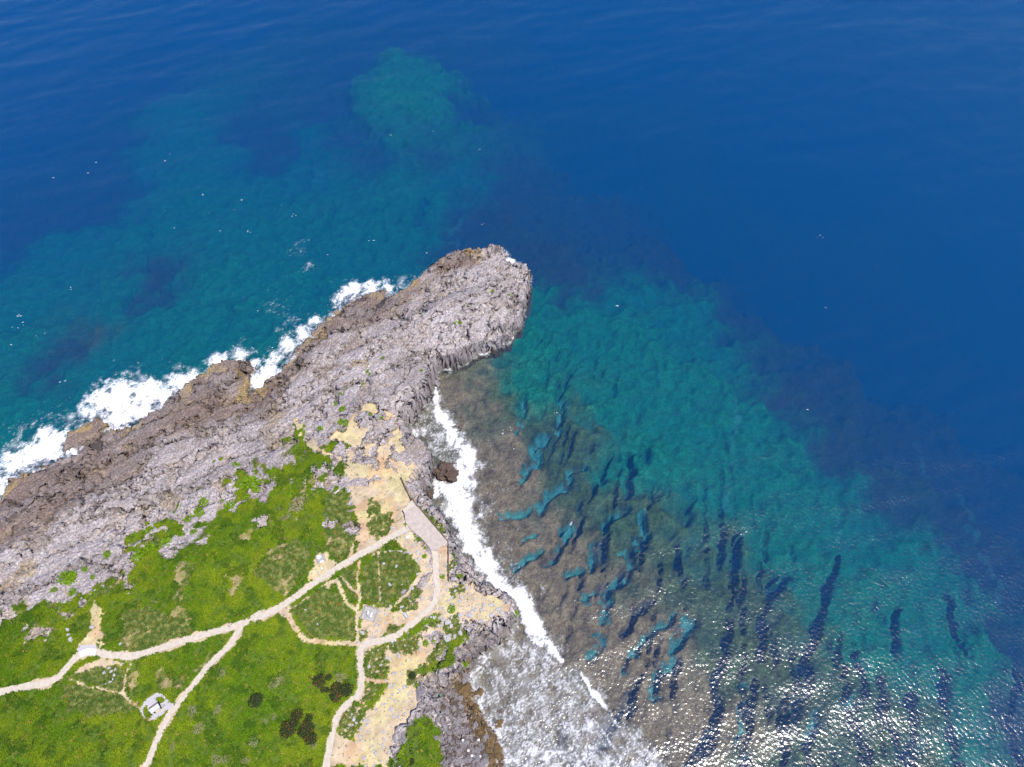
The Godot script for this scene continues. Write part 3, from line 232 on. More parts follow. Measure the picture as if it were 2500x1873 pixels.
func make_materials() -> void:
	var speck := grain(11, 0.03, 0.5, 1.0, 5)
	var soft := grain(12, 0.02, 0.82, 1.0, 4)
	var ridge := grain(13, 0.016, 0.0, 1.0, 5, 1024, true)
	var fine := grain(14, 0.05, 0.0, 1.0, 4)
	mats.land = textured(Color.WHITE, speck, 13.0, ridge, 30.0)
	mats.land.vertex_color_use_as_albedo = true
	mats.soil = textured(Color.WHITE, grain(16, 0.006, 0.78, 1.0, 6), 17.0, fine, 1.2)
	mats.soil.vertex_color_use_as_albedo = true
	mats.rock = textured(Color(.4, .36, .36), speck, 5.0, ridge, 22.0)
	mats.rock_pale = textured(Color(.78, .73, .68), speck, 5.0, ridge, 20.0)
	mats.rock_brown = textured(Color(.2, .14, .11), speck, 5.0, ridge, 22.0)
	mats.rock_ochre = textured(Color(.29, .19, .085), speck, 5.0, ridge, 22.0)
	mats.concrete = textured(Color(.47, .405, .315), grain(18, 0.008, 0.88, 1.0, 5), 6.0, fine, 1.0)
	mats.concrete_worn = textured(Color(.42, .355, .295), grain(15, 0.012, 0.86, 1.0, 5), 11.0, fine, 1.2)
	mats.concrete_new = textured(Color(.66, .61, .54), soft, 6.0, fine, 1.0)
	mats.asphalt = textured(Color(.45, .42, .42), soft, 4.0, fine, 1.5)
	mats.paver = textured(Color(.6, .58, .5), speck, 2.0, fine, 0.8)
	mats.white_stone = textured(Color(.75, .73, .73), soft, 2.0, fine, 2.0)
	mats.grey_stone = textured(Color(.5, .48, .46), speck, 2.0, fine, 1.5)
	mats.wall_stone = textured(Color(.2, .14, .1), speck, 2.0, fine, 1.5)
	mats.roof_tile = textured(Color(.33, .25, .2), speck, 1.5, fine, 2.0)
	mats.roof_pale = textured(Color(.5, .53, .58), soft, 1.5, fine, 1.0)
	mats.timber = textured(Color(.16, .1, .06), speck, 1.0, fine, 0.6)
	mats.bark = textured(Color(.1, .075, .05), speck, 0.8, fine, 2.0)
	mats.leaf = StandardMaterial3D.new()
	mats.leaf.vertex_color_use_as_albedo = true; mats.leaf.roughness = 0.8; mats.leaf.metallic_specular = 0.1
	mats.leaf.backlight_enabled = true; mats.leaf.backlight = Color(.35, .45, .15)
	mats.person = StandardMaterial3D.new()
	mats.person.vertex_color_use_as_albedo = true; mats.person.roughness = 0.9
	mats.stone_tint = textured(Color.WHITE, speck, 3.0, ridge, 14.0)
	mats.stone_tint.vertex_color_use_as_albedo = true

# ---------------------------------------------------------------- the land
func smooth(a: float, b: float, x: float) -> float:
	var t := clampf((x - a) / (b - a), 0.0, 1.0)
	return t * t * (3.0 - 2.0 * t)

func build_land() -> void:
	var n := GW * GH
	height.resize(n); kind_m.resize(n); green_m.resize(n)
	var m_coast := new_mask(); fill_poly(m_coast, COAST, 1)
	var m_top := new_mask(); fill_poly(m_top, PLATEAU, 1)
	var m_green := new_mask(); fill_poly(m_green, GREEN, 1)
	for p in PATCHES: fill_poly(m_green, p, 1)
	coast_sd = signed(m_coast)
	var top_sd := signed(m_top)
	var green_sd := signed(m_green)
	var m_dirt := new_mask()
	for p in DIRT: fill_poly(m_dirt, p, 1)
	for p in ISLANDS: fill_poly(m_dirt, p, 2)
	for p in DRYGROUND: fill_poly(m_dirt, p, 3)
	var m_dark := new_mask()
	for p in DARKGREEN: fill_poly(m_dark, p, 1)
	for p in ISLANDS: fill_poly(m_dark, p, 1)
	var trail := PackedFloat32Array(); trail.resize(n); trail.fill(9.0)
	for t in TRAILS: lines(trail, t[0], t[1] * 0.5)
	var road := PackedFloat32Array(); road.resize(n); road.fill(9.0)
	for t in PATHS: lines(road, t[0], t[1] * 0.5, 4.0)
	var m_pave := new_mask()
	for p in [PLAZA, PLAZASTEP, NEWPAD, GREYPAD, MONUMENT, HUTPAD]: fill_poly(m_pave, p, 1)
	for p in HUTGREEN: fill_poly(m_pave, p, 2)
	var crack := PackedFloat32Array(); crack.resize(n); crack.fill(9.0)
	for t in CRACKS: lines(crack, t[0], t[1] * 0.5)
	var hi := coarse(HEIGHTS, 4, 2, GX0, GZ0, 73, 76, 4.0, 30.0)
	var br := coarse(HEIGHTS, 4, 3, GX0, GZ0, 73, 76, 4.0, 30.0)
	var lo := coarse(LOW_HEIGHTS, 4, 2, GX0, GZ0, 73, 76, 4.0, 9.0)
	var lbr := coarse(LOW_HEIGHTS, 4, 3, GX0, GZ0, 73, 76, 4.0, 9.0)
	var n_coast := noise(21, 0.09, 4)
	var n_ridge := noise(22, 0.16, 4, FastNoiseLite.TYPE_SIMPLEX_SMOOTH, FastNoiseLite.FRACTAL_RIDGED)
	var n_long := noise(23, 0.05, 3)
	var n_cell := noise(24, 0.085, 1, FastNoiseLite.TYPE_CELLULAR, FastNoiseLite.FRACTAL_NONE)
	n_cell.cellular_return_type = FastNoiseLite.RETURN_DISTANCE2_SUB; n_cell.cellular_jitter = 1.0
	var n_cell2 := noise(25, 0.3, 1, FastNoiseLite.TYPE_CELLULAR, FastNoiseLite.FRACTAL_NONE)
	n_cell2.cellular_return_type = FastNoiseLite.RETURN_DISTANCE2_SUB
	var n_joint := noise(17, 0.055, 1, FastNoiseLite.TYPE_CELLULAR, FastNoiseLite.FRACTAL_NONE)
	n_joint.cellular_return_type = FastNoiseLite.RETURN_DISTANCE2_SUB
	var n_block := noise(17, 0.055, 1, FastNoiseLite.TYPE_CELLULAR, FastNoiseLite.FRACTAL_NONE)
	n_block.cellular_return_type = FastNoiseLite.RETURN_CELL_VALUE
	var n_fine := noise(26, 0.55, 2)
	var n_karst := noise(20, 0.34, 3, FastNoiseLite.TYPE_SIMPLEX_SMOOTH, FastNoiseLite.FRACTAL_RIDGED)
	n_karst.fractal_gain = 0.6
	var n_side := noise(19, 0.2, 4)
	n_side.fractal_gain = 0.62
	var n_veg := noise(27, 0.055, 4)
	var n_col := noise(28, 0.035, 4)
	var n_warp := noise(29, 0.22, 2)
	var colors := PackedColorArray(); colors.resize(n)
	var ca := cos(0.62)
	var sa := sin(0.62)
	for j in GH:
		for i in GW:
			var o := j * GW + i
			var x := GX0 + i * STEP
			var z := GZ0 + j * STEP
			var sd := coast_sd[o]
			if sd < -9.0:
				height[o] = -9.0
				continue
			var a := n_coast.get_noise_2d(x, z)
			sd += a * 1.6 * (smooth(-200.0, -165.0, z) * 0.6 + 0.4)
			# along (u) and across (v) the strata, which run with the coast
			var u := x * ca - z * sa
			var v := x * sa + z * ca
			var wv := n_veg.get_noise_2d(x, z)
			var gsd := green_sd[o] + wv * 24.0 + n_warp.get_noise_2d(x, z) * 7.0 - 1.5
			if green_sd[o] > 17.0: gsd = maxf(gsd, 1.0)
			var w1 := n_warp.get_noise_2d(x + 300.0, z) * 1.3
			var w2 := n_warp.get_noise_2d(x, z + 300.0) * 1.3
			var oc := cell(x + w1, z + w2)
			var tame := smooth(-200.0, -165.0, z) * 0.7 + 0.3
			var tsd := top_sd[o] + a * 1.2 * tame + n_warp.get_noise_2d(x, z) * 0.4
			var up := smooth(lerpf(-4.2, -6.0, smooth(-150.0, -165.0, z)), lerpf(0.2, -0.5, smooth(-150.0, -165.0, z)), tsd)
			var ledge := up * 4.0 + n_long.get_noise_2d(x * 1.3, z * 1.3 + 70.0) * 0.8
			ledge = (floorf(ledge) + smooth(0.25, 0.75, ledge - floorf(ledge)) - n_long.get_noise_2d(x * 1.3, z * 1.3 + 70.0) * 0.8) / 4.0
			var h := lerpf(lo.at(x, z), hi.at(x, z), lerpf(up, clampf(ledge, 0.0, 1.0), 0.6 * smooth(0.0, 0.2, up * (1.0 - up) * 4.0)))
			var face := up * (1.0 - up) * 4.0
			# ground cover
			var k := 0
			if tsd > 0.3 and gsd > 0.0:
				k = 3 if m_dark[oc] == 1 else 2
				if m_dirt[oc] == 3: k = 4 if n_fine.get_noise_2d(x * 0.45, z * 0.45) > -0.12 else 3
				if k == 2 and z < -60.0 - clampf((x + 110.0) * 0.3, 0.0, 20.0) and n_col.get_noise_2d(x * 2.0 + 90.0, z * 2.0) > 0.36: k = 4 if wv < 0.0 else 3
			var dm := m_dirt[oc]
			if tsd > 0.8:
				if dm == 1 and (z > -106.0 or wv + n_warp.get_noise_2d(x * 0.8, z * 0.8) * 0.4 > -0.02): k = 1
				elif dm == 2: k = 3 if n_fine.get_noise_2d(x, z) > -0.25 else 1
			elif dm == 2 and up < 0.9 and h > 3.0: k = 2
			if trail[o] + n_fine.get_noise_2d(x, z) * 0.3 < 0.0: k = 1
			if road[o] < 0.2 + a * 1.5 and k != 0: k = 1
			if m_pave[o] == 1 or road[o] < 0.15: k = 5
			elif m_pave[o] == 2: k = 2
			# relief
			var rough := 1.0 if k == 0 else 0.12
			var flat := smooth(0.0, 4.0, road[o])
			if m_pave[o] > 0: flat = 0.0
			var r1 := n_ridge.get_noise_2d(u * 0.45, v)
			var c1 := n_cell.get_noise_2d(u * 0.33 + w1, v + w2 * 1.5)
			var c2 := n_cell2.get_noise_2d(u * 0.6, v)
			var ks := n_karst.get_noise_2d(u * 0.6, v)
			var rel := r1 * 0.6 + (ks - 0.3) * 0.6 + n_long.get_noise_2d(u * 0.4, v) * 2.0 - (1.0 - smooth(-0.99, -0.8, c1)) * 1.9 - (1.0 - smooth(-1.0, -0.75, c2)) * 0.45 + n_fine.get_noise_2d(x, z) * 0.3
			var ju := u * 0.3 + w1 * 1.5 + a * 3.0
			var jv := v + w2 * 1.2 + a * 4.0
			rel += n_block.get_noise_2d(ju, jv) * 1.3 - (1.0 - smooth(-1.0, -0.94, n_joint.get_noise_2d(ju, jv))) * 2.0
			if h < 5.0 and up < 0.5: rel *= 0.7
			h += rel * rough * flat * (1.0 - face * 0.9)
			h += face * n_long.get_noise_2d(x * 1.6 + 50.0, z * 1.6) * 2.6
			if k == 0 and crack[o] < 1.0: h -= (1.0 - smooth(-0.6, 0.9, crack[o])) * 3.2
			if k == 5: h -= 0.12
			h = lerpf(-9.0, h, smooth(-2.2, 0.8, sd))
			height[o] = h
			kind_m[o] = k
			green_m[o] = gsd
			# colours: limestone grey, brown biofilm nearer the western water, ochre splash zone
			var cn := n_col.get_noise_2d(x, z)
			var c := Color(.6, .52, .485).lerp(Color(.76, .68, .65), clampf(0.5 + cn, 0, 1))
			var b := lerpf(lbr.at(x, z), br.at(x, z), up)
			b = smooth(0.45, 1.0, b + cn * 0.5 + r1 * 0.2)
			c = c.lerp(Color(.27, .19, .145), b * 0.88)
			if k == 0: c = c.lerp(Color(.23, .175, .165), clampf(-n_karst.get_noise_2d(x + 70.0, z) * 0.8 + 0.25, 0.0, 0.55))
			var och := smooth(5.0, 2.0, sd + a * 9.0) * smooth(-0.15, 0.2, n_long.get_noise_2d(x + 130.0, z)) * smooth(0.35, 0.7, lerpf(lbr.at(x, z), br.at(x, z), up) + cn * 0.3)
			c = c.lerp(Color(.5, .36, .16), och * 0.85)
			var stain := n_side.get_noise_3d(x * 0.5, h * 0.9, z * 0.5)
			if k == 0: c = c.lerp(Color(.56, .43, .3), smooth(0.1, 0.5, stain) * 0.55)
			if up > 0.6 and cn > 0.22 and gsd > -30.0: c = c.lerp(Color(.5, .38, .22), smooth(0.22, 0.5, cn) * 0.7)
			if k == 0: c = c.lerp(Color(.36, .31, .3), clampf(n_long.get_noise_2d(u * 0.5 + 20.0, v * 0.9) * 1.2, 0.0, 0.6))
			var f := 0.96 + (0.36 if k == 0 else 0.12) * n_fine.get_noise_2d(x * 2.0, z * 2.0)
			if h < -0.2: c = Color(.15, .12, .075)
			match k:
				1: c = Color(.53, .41, .262).lerp(Color(.52, .345, .195), smooth(0.05, 0.45, n_long.get_noise_2d(x + 40.0, z) + cn)).lerp(Color(.55, .48, .21), clampf(wv * 1.5, 0, 0.6))
				2: c = Color(.1, .15, .02)
				3: c = Color(.11, .13, .04)
				4: c = Color(.38, .29, .15).lerp(Color(.26, .24, .07), clampf(0.5 + n_fine.get_noise_2d(x * 0.5, z * 0.5) * 1.5, 0, 1))
				5: c = Color(.45, .36, .24)
			c = Color(c.r * f, c.g * f, c.b * f)
			colors[o] = c
	# level ground below the paved areas
	flatten_under(PLAZA); flatten_under(MONUMENT)
	var verts := PackedVector3Array(); verts.resize(n)
	var norms := PackedVector3Array(); norms.resize(n)
	for j in GH:
		for i in GW:
			var o := j * GW + i
			verts[o] = Vector3(GX0 + i * STEP, height[o], GZ0 + j * STEP)
			var l := height[o - 1] if i > 0 else height[o]
			var r := height[o + 1] if i < GW - 1 else height[o]
			var b := height[o - GW] if j > 0 else height[o]
			var f := height[o + GW] if j < GH - 1 else height[o]
			norms[o] = Vector3(l - r, 2.0 * STEP, b - f).normalized()
			var steep := smooth(0.75, 0.4, norms[o].y)
			if steep > 0.0 and height[o] > -3.0:
				var q := Vector3(verts[o].x, height[o] * 1.6, verts[o].z)
				verts[o] += Vector3(n_side.get_noise_3dv(q), 0.0, n_side.get_noise_3dv(q + Vector3(0, 99, 0))) * 2.6 * steep
	for j in range(1, GH - 1):
		for i in range(1, GW - 1):
			var o := j * GW + i
			if height[o] > -8.9: norms[o] = (verts[o + GW] - verts[o - GW]).cross(verts[o + 1] - verts[o - 1]).normalized()
	var mesh := ArrayMesh.new()
	for soil in 2:
		var place := PackedInt32Array(); place.resize(n); place.fill(-1)
		var v2 := PackedVector3Array()
		var n2 := PackedVector3Array()
		var c2 := PackedColorArray()
		var idx := PackedInt32Array()
		for j in GH - 1:
			for i in GW - 1:
				var o := j * GW + i
				if int(kind_m[o] > 0) != soil: continue
				if maxf(maxf(height[o], height[o + 1]), maxf(height[o + GW], height[o + GW + 1])) > -8.9:
					for q in [o, o + 1, o + GW, o + GW + 1]:
						if place[q] < 0:
							place[q] = v2.size(); v2.append(verts[q]); n2.append(norms[q]); c2.append(colors[q])
					idx.append_array([place[o], place[o + 1], place[o + GW], place[o + 1], place[o + GW + 1], place[o + GW]])
		var arr := []; arr.resize(Mesh.ARRAY_MAX)
		arr[Mesh.ARRAY_VERTEX] = v2; arr[Mesh.ARRAY_NORMAL] = n2
		arr[Mesh.ARRAY_COLOR] = c2; arr[Mesh.ARRAY_INDEX] = idx
		mesh.add_surface_from_arrays(Mesh.PRIMITIVE_TRIANGLES, arr)
		mesh.surface_set_material(soil, mats.soil if soil else mats.land)
	structure("terrain", mesh, null)

func flatten_under(p: PackedFloat32Array) -> void:
	var c := Vector2.ZERO
	for i in p.size() / 2: c += Vector2(p[i * 2], p[i * 2 + 1]) / (p.size() / 2)
	var h := ground(c.x, c.y)
	var m := new_mask(); fill_poly(m, p, 1)
	var zlo := 1e9
	for o in GW * GH:
		if m[o] == 1: height[o] = h

# ---------------------------------------------------------------- paving
func ribbon(p: PackedFloat32Array, width: float, lift: float) -> ArrayMesh:
	var curve := Curve2D.new()
	var n := p.size() / 2
	for i in n:
		var q := Vector2(p[i * 2], p[i * 2 + 1])
		var t := Vector2.ZERO
		if i > 0 and i < n - 1:
			t = (Vector2(p[i * 2 + 2], p[i * 2 + 3]) - Vector2(p[i * 2 - 2], p[i * 2 - 1])) / 6.0
			t = t.limit_length(minf(q.distance_to(Vector2(p[i * 2 + 2], p[i * 2 + 3])), q.distance_to(Vector2(p[i * 2 - 2], p[i * 2 - 1]))) * 0.35)
		curve.add_point(q, -t, t)
	var st := SurfaceTool.new(); st.begin(Mesh.PRIMITIVE_TRIANGLES)
	st.set_smooth_group(-1)
	var len := curve.get_baked_length()
	var wob := noise(71, 0.4, 2)
	var prev := []
	var steps := int(len / 0.8)
	for s in steps + 1:
		var d := len * s / steps
		var c := curve.sample_baked(d)
		var t := (curve.sample_baked(minf(d + 0.5, len)) - curve.sample_baked(maxf(d - 0.5, 0.0))).normalized()
		var side := Vector2(-t.y, t.x)
		var row := []
		var top := -1e9
		for e in 5:
			var q := c + side * ((e - 2) * 0.25) * (width + wob.get_noise_2d(d, e * 9.0) * 0.55)
			var y := ground(q.x, q.y)
			row.append(Vector3(q.x, y, q.y)); top = maxf(top, y)
		for e in 5:
			row[e].y = lerpf(row[e].y, top, 0.7) + lift
		row.push_front(row[0] + Vector3(0, -0.6, 0)); row.append(row[5] + Vector3(0, -0.6, 0))
		if prev:
			for e in 6:
				for v in [prev[e], row[e], row[e + 1], prev[e], row[e + 1], prev[e + 1]]: st.add_vertex(v)
		prev = row
	st.generate_normals()
	return st.commit()

func slab(p: PackedFloat32Array, y: float, thick: float) -> ArrayMesh:
	# a flat paved area: top with its own edge, sides down into the ground
	var pts := PackedVector2Array()
	for i in p.size() / 2: pts.append(Vector2(p[i * 2], p[i * 2 + 1]))
	if not Geometry2D.is_polygon_clockwise(pts): pts.reverse()
	var st := SurfaceTool.new(); st.begin(Mesh.PRIMITIVE_TRIANGLES); st.set_smooth_group(-1)
	var tri := Geometry2D.triangulate_polygon(pts)
	for k in range(0, tri.size(), 3):
		var q := [pts[tri[k]], pts[tri[k + 1]], pts[tri[k + 2]]]
		var cr: float = (q[1] - q[0]).cross(q[2] - q[0])
		if cr < 0: q = [q[0], q[2], q[1]]
		for v in q: st.add_vertex(Vector3(v.x, y, v.y))
	var n := pts.size()
	for i in n:
		var a := pts[i]
		var b := pts[(i + 1) % n]
		for v in [Vector3(a.x, y, a.y), Vector3(b.x, y, b.y), Vector3(b.x, y - thick, b.y), Vector3(a.x, y, a.y), Vector3(b.x, y - thick, b.y), Vector3(a.x, y - thick, a.y)]: st.add_vertex(v)
	st.generate_normals()
	return st.commit()

func highest(p: PackedFloat32Array) -> float:
	var m := new_mask(); fill_poly(m, p, 1)
	var top := -1e9
	for o in GW * GH:
		if m[o] == 1: top = maxf(top, height[o])
	return top

func draped(p: PackedFloat32Array, lift: float, holes := []) -> ArrayMesh:
	# a paved sheet that follows the ground, in cells of half a metre clipped by the outline
	var m := PackedVector2Array()
	for i in p.size() / 2: m.append(Vector2(p[i * 2], p[i * 2 + 1]))
	var cut := []
	for hpoly in holes:
		var q := PackedVector2Array()
		for i in hpoly.size() / 2: q.append(Vector2(hpoly[i * 2], hpoly[i * 2 + 1]))
		cut.append(q)
	var lo := Vector2(1e9, 1e9)
	var hi := -lo
	for q in m:
		lo = lo.min(q); hi = hi.max(q)
	var st := SurfaceTool.new(); st.begin(Mesh.PRIMITIVE_TRIANGLES); st.set_smooth_group(0)
	var c := 0.6
	for j in int((hi.y - lo.y) / c) + 1:
		for i in int((hi.x - lo.x) / c) + 1:
			var a := lo + Vector2(i, j) * c
			var pieces := Geometry2D.intersect_polygons(PackedVector2Array([a, a + Vector2(c, 0), a + Vector2(c, c), a + Vector2(0, c)]), m)
			for q in cut:
				var left := []
				for one in pieces: left.append_array(Geometry2D.clip_polygons(one, q))
				pieces.assign(left)
			for piece in pieces:
				var tri := Geometry2D.triangulate_polygon(piece)
				for k in range(0, tri.size(), 3):
					var q := [piece[tri[k]], piece[tri[k + 1]], piece[tri[k + 2]]]
					if (q[1] - q[0]).cross(q[2] - q[0]) < 0: q = [q[0], q[2], q[1]]
					for v in q: st.add_vertex(Vector3(v.x, ground(v.x, v.y) + lift, v.y))
	st.generate_normals()
	return st.commit()

func build_paving() -> void:
	for t in PATHS:
		structure("footpath", ribbon(t[0], t[1], 0.07), mats.concrete)
	structure("plaza", slab(PLAZA, highest(PLAZA) + 0.16, 1.2), mats.concrete_worn)
	structure("plaza_step", slab(PLAZASTEP, highest(PLAZA) + 0.03, 1.2), mats.concrete)
	structure("pavement", draped(NEWPAD, 0.26), mats.concrete_new)
	structure("pavement", draped(GREYPAD, 0.16), mats.asphalt)
	structure("pavement", draped(HUTPAD, 0.15, HUTGREEN), mats.asphalt)

# ---------------------------------------------------------------- the sea
func build_sea() -> void:
	# the sea bed: reef flat, water-tinted weed, water-tinted sand channels, coral slope, deep floor
	var x0 := -350.0
	var z0 := -480.0
	var w := int(700.0 / SEA_STEP) + 1
	var h := int(500.0 / SEA_STEP) + 1
	var tint := [Color(.036, .045, .044), Color(.008, .185, .115), Color(.2, .165, .105), Color(.06, .31, .3), Color(.055, .1, .045)]  # red light lost in the water is painted into weed and sand colours
	var sb := PackedFloat32Array()
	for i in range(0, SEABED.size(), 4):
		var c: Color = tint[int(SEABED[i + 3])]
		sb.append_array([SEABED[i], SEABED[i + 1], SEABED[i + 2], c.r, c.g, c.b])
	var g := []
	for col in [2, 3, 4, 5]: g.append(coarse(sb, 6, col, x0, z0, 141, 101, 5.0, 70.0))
	var cut := PackedFloat32Array(); cut.resize(w * h)
	var cut_m := PackedByteArray(); cut_m.resize(w * h); cut_m.fill(9)
	var wob := noise(31, 0.12, 3)
	for ch in CHANNELS:
		var p: PackedFloat32Array = ch[0]
		var half: float = maxf(ch[1] * (0.36 if ch[3] == 0 else 0.46), 0.85)
		var sway := minf(4.5, half * 1.5 + 0.6)
		var lip := maxf(0.5, half * 0.4)
		for s in p.size() / 2 - 1:
			var a := Vector2(p[s * 2], p[s * 2 + 1])
			var b := Vector2(p[s * 2 + 2], p[s * 2 + 3])
			var r := half + 5.0
			for j in range(maxi(0, int((minf(a.y, b.y) - r - z0) / SEA_STEP)), mini(h - 1, int((maxf(a.y, b.y) + r - z0) / SEA_STEP)) + 1):
				for i in range(maxi(0, int((minf(a.x, b.x) - r - x0) / SEA_STEP)), mini(w - 1, int((maxf(a.x, b.x) + r - x0) / SEA_STEP)) + 1):
					var q := Vector2(x0 + i * SEA_STEP, z0 + j * SEA_STEP)
					q += Vector2(wob.get_noise_2d(q.x, q.y), wob.get_noise_2d(q.y, q.x + 77.0)) * sway
					var d := q.distance_to(Geometry2D.get_closest_point_to_segment(q, a, b))
					if d < half + 1.5:
						var o := j * w + i
						d += half * (wob.get_noise_2d(q.x * 0.8 + 40.0, q.y * 0.8) * 0.9 + 0.1)
						var k := smooth(half + lip, half - lip, d)
						cut[o] = maxf(cut[o], k * (ch[2] + (4.5 if ch[3] == 0 and ch[2] > 2.5 else 1.0 if ch[2] > 0.0 else 0.0)))
						if k > 0.3: cut_m[o] = ch[3]
	var n1 := noise(32, 0.03, 3)
	var n_groove := noise(38, 0.075, 2, FastNoiseLite.TYPE_SIMPLEX_SMOOTH, FastNoiseLite.FRACTAL_RIDGED)
	var n2 := noise(33, 0.2, 3)
	var n3 := noise(34, 0.5, 2)
	var n4 := noise(35, 0.09, 4)
	var verts := PackedVector3Array(); verts.resize(w * h)
	var cols := PackedColorArray(); cols.resize(w * h)
	var norms := PackedVector3Array(); norms.resize(w * h)
	for j in h:
		for i in w:
			var o := j * w + i
			var x := x0 + i * SEA_STEP
			var z := z0 + j * SEA_STEP
			var wx := x + n1.get_noise_2d(x, z) * 14.0 + n4.get_noise_2d(x, z) * 7.0
			var wz := z + n1.get_noise_2d(z + 200.0, x) * 14.0 + n4.get_noise_2d(z + 200.0, x) * 7.0
			var d: float = g[0].at(wx, wz)
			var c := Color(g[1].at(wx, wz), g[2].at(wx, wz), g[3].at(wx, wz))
			var shallow := smooth(4.0, 2.0, d)
			# spurs and grooves of the reef run seaward, fanning out to the south-east
			var groove := 0.0
			if x > -25.0 and d < 9.0:
				var th := lerpf(0.5, -0.06, clampf((x - 10.0) / 130.0, 0.0, 1.0))
				var along := z * cos(th) - x * sin(th)
				var gr := n_groove.get_noise_2d(x * cos(th) + z * sin(th) + wob.get_noise_2d(x, z) * 2.0, along * 0.13)
				groove = smooth(0.6, 0.85, gr) * smooth(9.0, 6.0, d) * smooth(0.0, 35.0, x) * smooth(-0.25, 0.2, n1.get_noise_2d(x * 0.8, z * 0.8 + 30.0) + 0.15)
				d += groove * 6.0
			var lump := n2.get_noise_2d(x, z)
			d += cut[o] - lump * lerpf(1.1, 0.3, shallow) + n4.get_noise_2d(x, z) * lerpf(1.8, 0.3, shallow)
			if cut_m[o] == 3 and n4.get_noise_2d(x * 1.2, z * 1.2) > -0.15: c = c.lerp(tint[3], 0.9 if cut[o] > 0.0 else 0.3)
			var f := 1.0 + (0.5 * n3.get_noise_2d(x, z) + 0.45 * lump + 0.35 * n4.get_noise_2d(x + 500.0, z)) * lerpf(1.0, 0.5, smooth(4.0, 7.0, d))
			c = Color(c.r * f, c.g * f, c.b * f)
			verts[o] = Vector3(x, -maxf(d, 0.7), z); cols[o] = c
	for j in h:
		for i in w:
			var o := j * w + i
			var l := verts[j * w + maxi(i - 1, 0)].y
			var r := verts[j * w + mini(i + 1, w - 1)].y
			var b := verts[maxi(j - 1, 0) * w + i].y
			var f := verts[mini(j + 1, h - 1) * w + i].y
			norms[o] = Vector3(l - r, 2.0 * SEA_STEP, b - f).normalized()
	var idx := PackedInt32Array()
	for j in h - 1:
		for i in w - 1:
			var o := j * w + i
			idx.append_array([o, o + 1, o + w, o + 1, o + w + 1, o + w])
	# beyond the surveyed bed it runs on to the deep floor
	var ring := []
	for i in w: ring.append(i)
	for j in range(1, h): ring.append(j * w + w - 1)
	for i in range(w - 2, -1, -1): ring.append((h - 1) * w + i)
	for j in range(h - 2, 0, -1): ring.append(j * w)
	var base := verts.size()
	for o in ring:
		var v: Vector3 = verts[o]
		var away := Vector2(v.x, v.z + 230.0)
		var k := 1.0 + 500.0 / away.length()
		verts.append(Vector3(away.x * k, -66.0 if v.z < -20.0 or absf(v.x) > 120.0 else v.y, away.y * k - 230.0))
		norms.append(Vector3.UP); cols.append(cols[o])
	for s in ring.size():
		var t := (s + 1) % ring.size()
		idx.append_array([ring[s], base + s, base + t, ring[s], base + t, ring[t]])
	var arr := []; arr.resize(Mesh.ARRAY_MAX)
	arr[Mesh.ARRAY_VERTEX] = verts; arr[Mesh.ARRAY_NORMAL] = norms
	arr[Mesh.ARRAY_COLOR] = cols; arr[Mesh.ARRAY_INDEX] = idx
	var mesh := ArrayMesh.new()
	mesh.add_surface_from_arrays(Mesh.PRIMITIVE_TRIANGLES, arr)
	var m := StandardMaterial3D.new()
	m.vertex_color_use_as_albedo = true; m.roughness = 1.0; m.metallic_specular = 0.1
	m.albedo_texture = grain(36, 0.03, 0.55, 1.0, 5); m.uv1_triplanar = true; m.uv1_world_triplanar = true; m.uv1_scale = Vector3.ONE / 14.0
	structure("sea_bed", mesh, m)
	var deep := PlaneMesh.new(); deep.size = Vector2(7600, 7600)
	structure("deep_sea_bed", deep, plain(Color(.2, .19, .16), 1.0, 0.1)).position.y = -67.0
	# the water itself
	var fog := FogVolume.new()
	fog.name = "sea_water"; fog.shape = RenderingServer.FOG_VOLUME_SHAPE_BOX
	fog.size = Vector3(7600, 67.0, 7600); fog.position = Vector3(0, -33.9, 0)
	var fm := FogMaterial.new(); fm.density = 0.03; fm.albedo = Color(.0, .225, .65).linear_to_srgb()
	fog.material = fm; fog.set_meta("kind", "structure"); add_child(fog)
	build_surface()

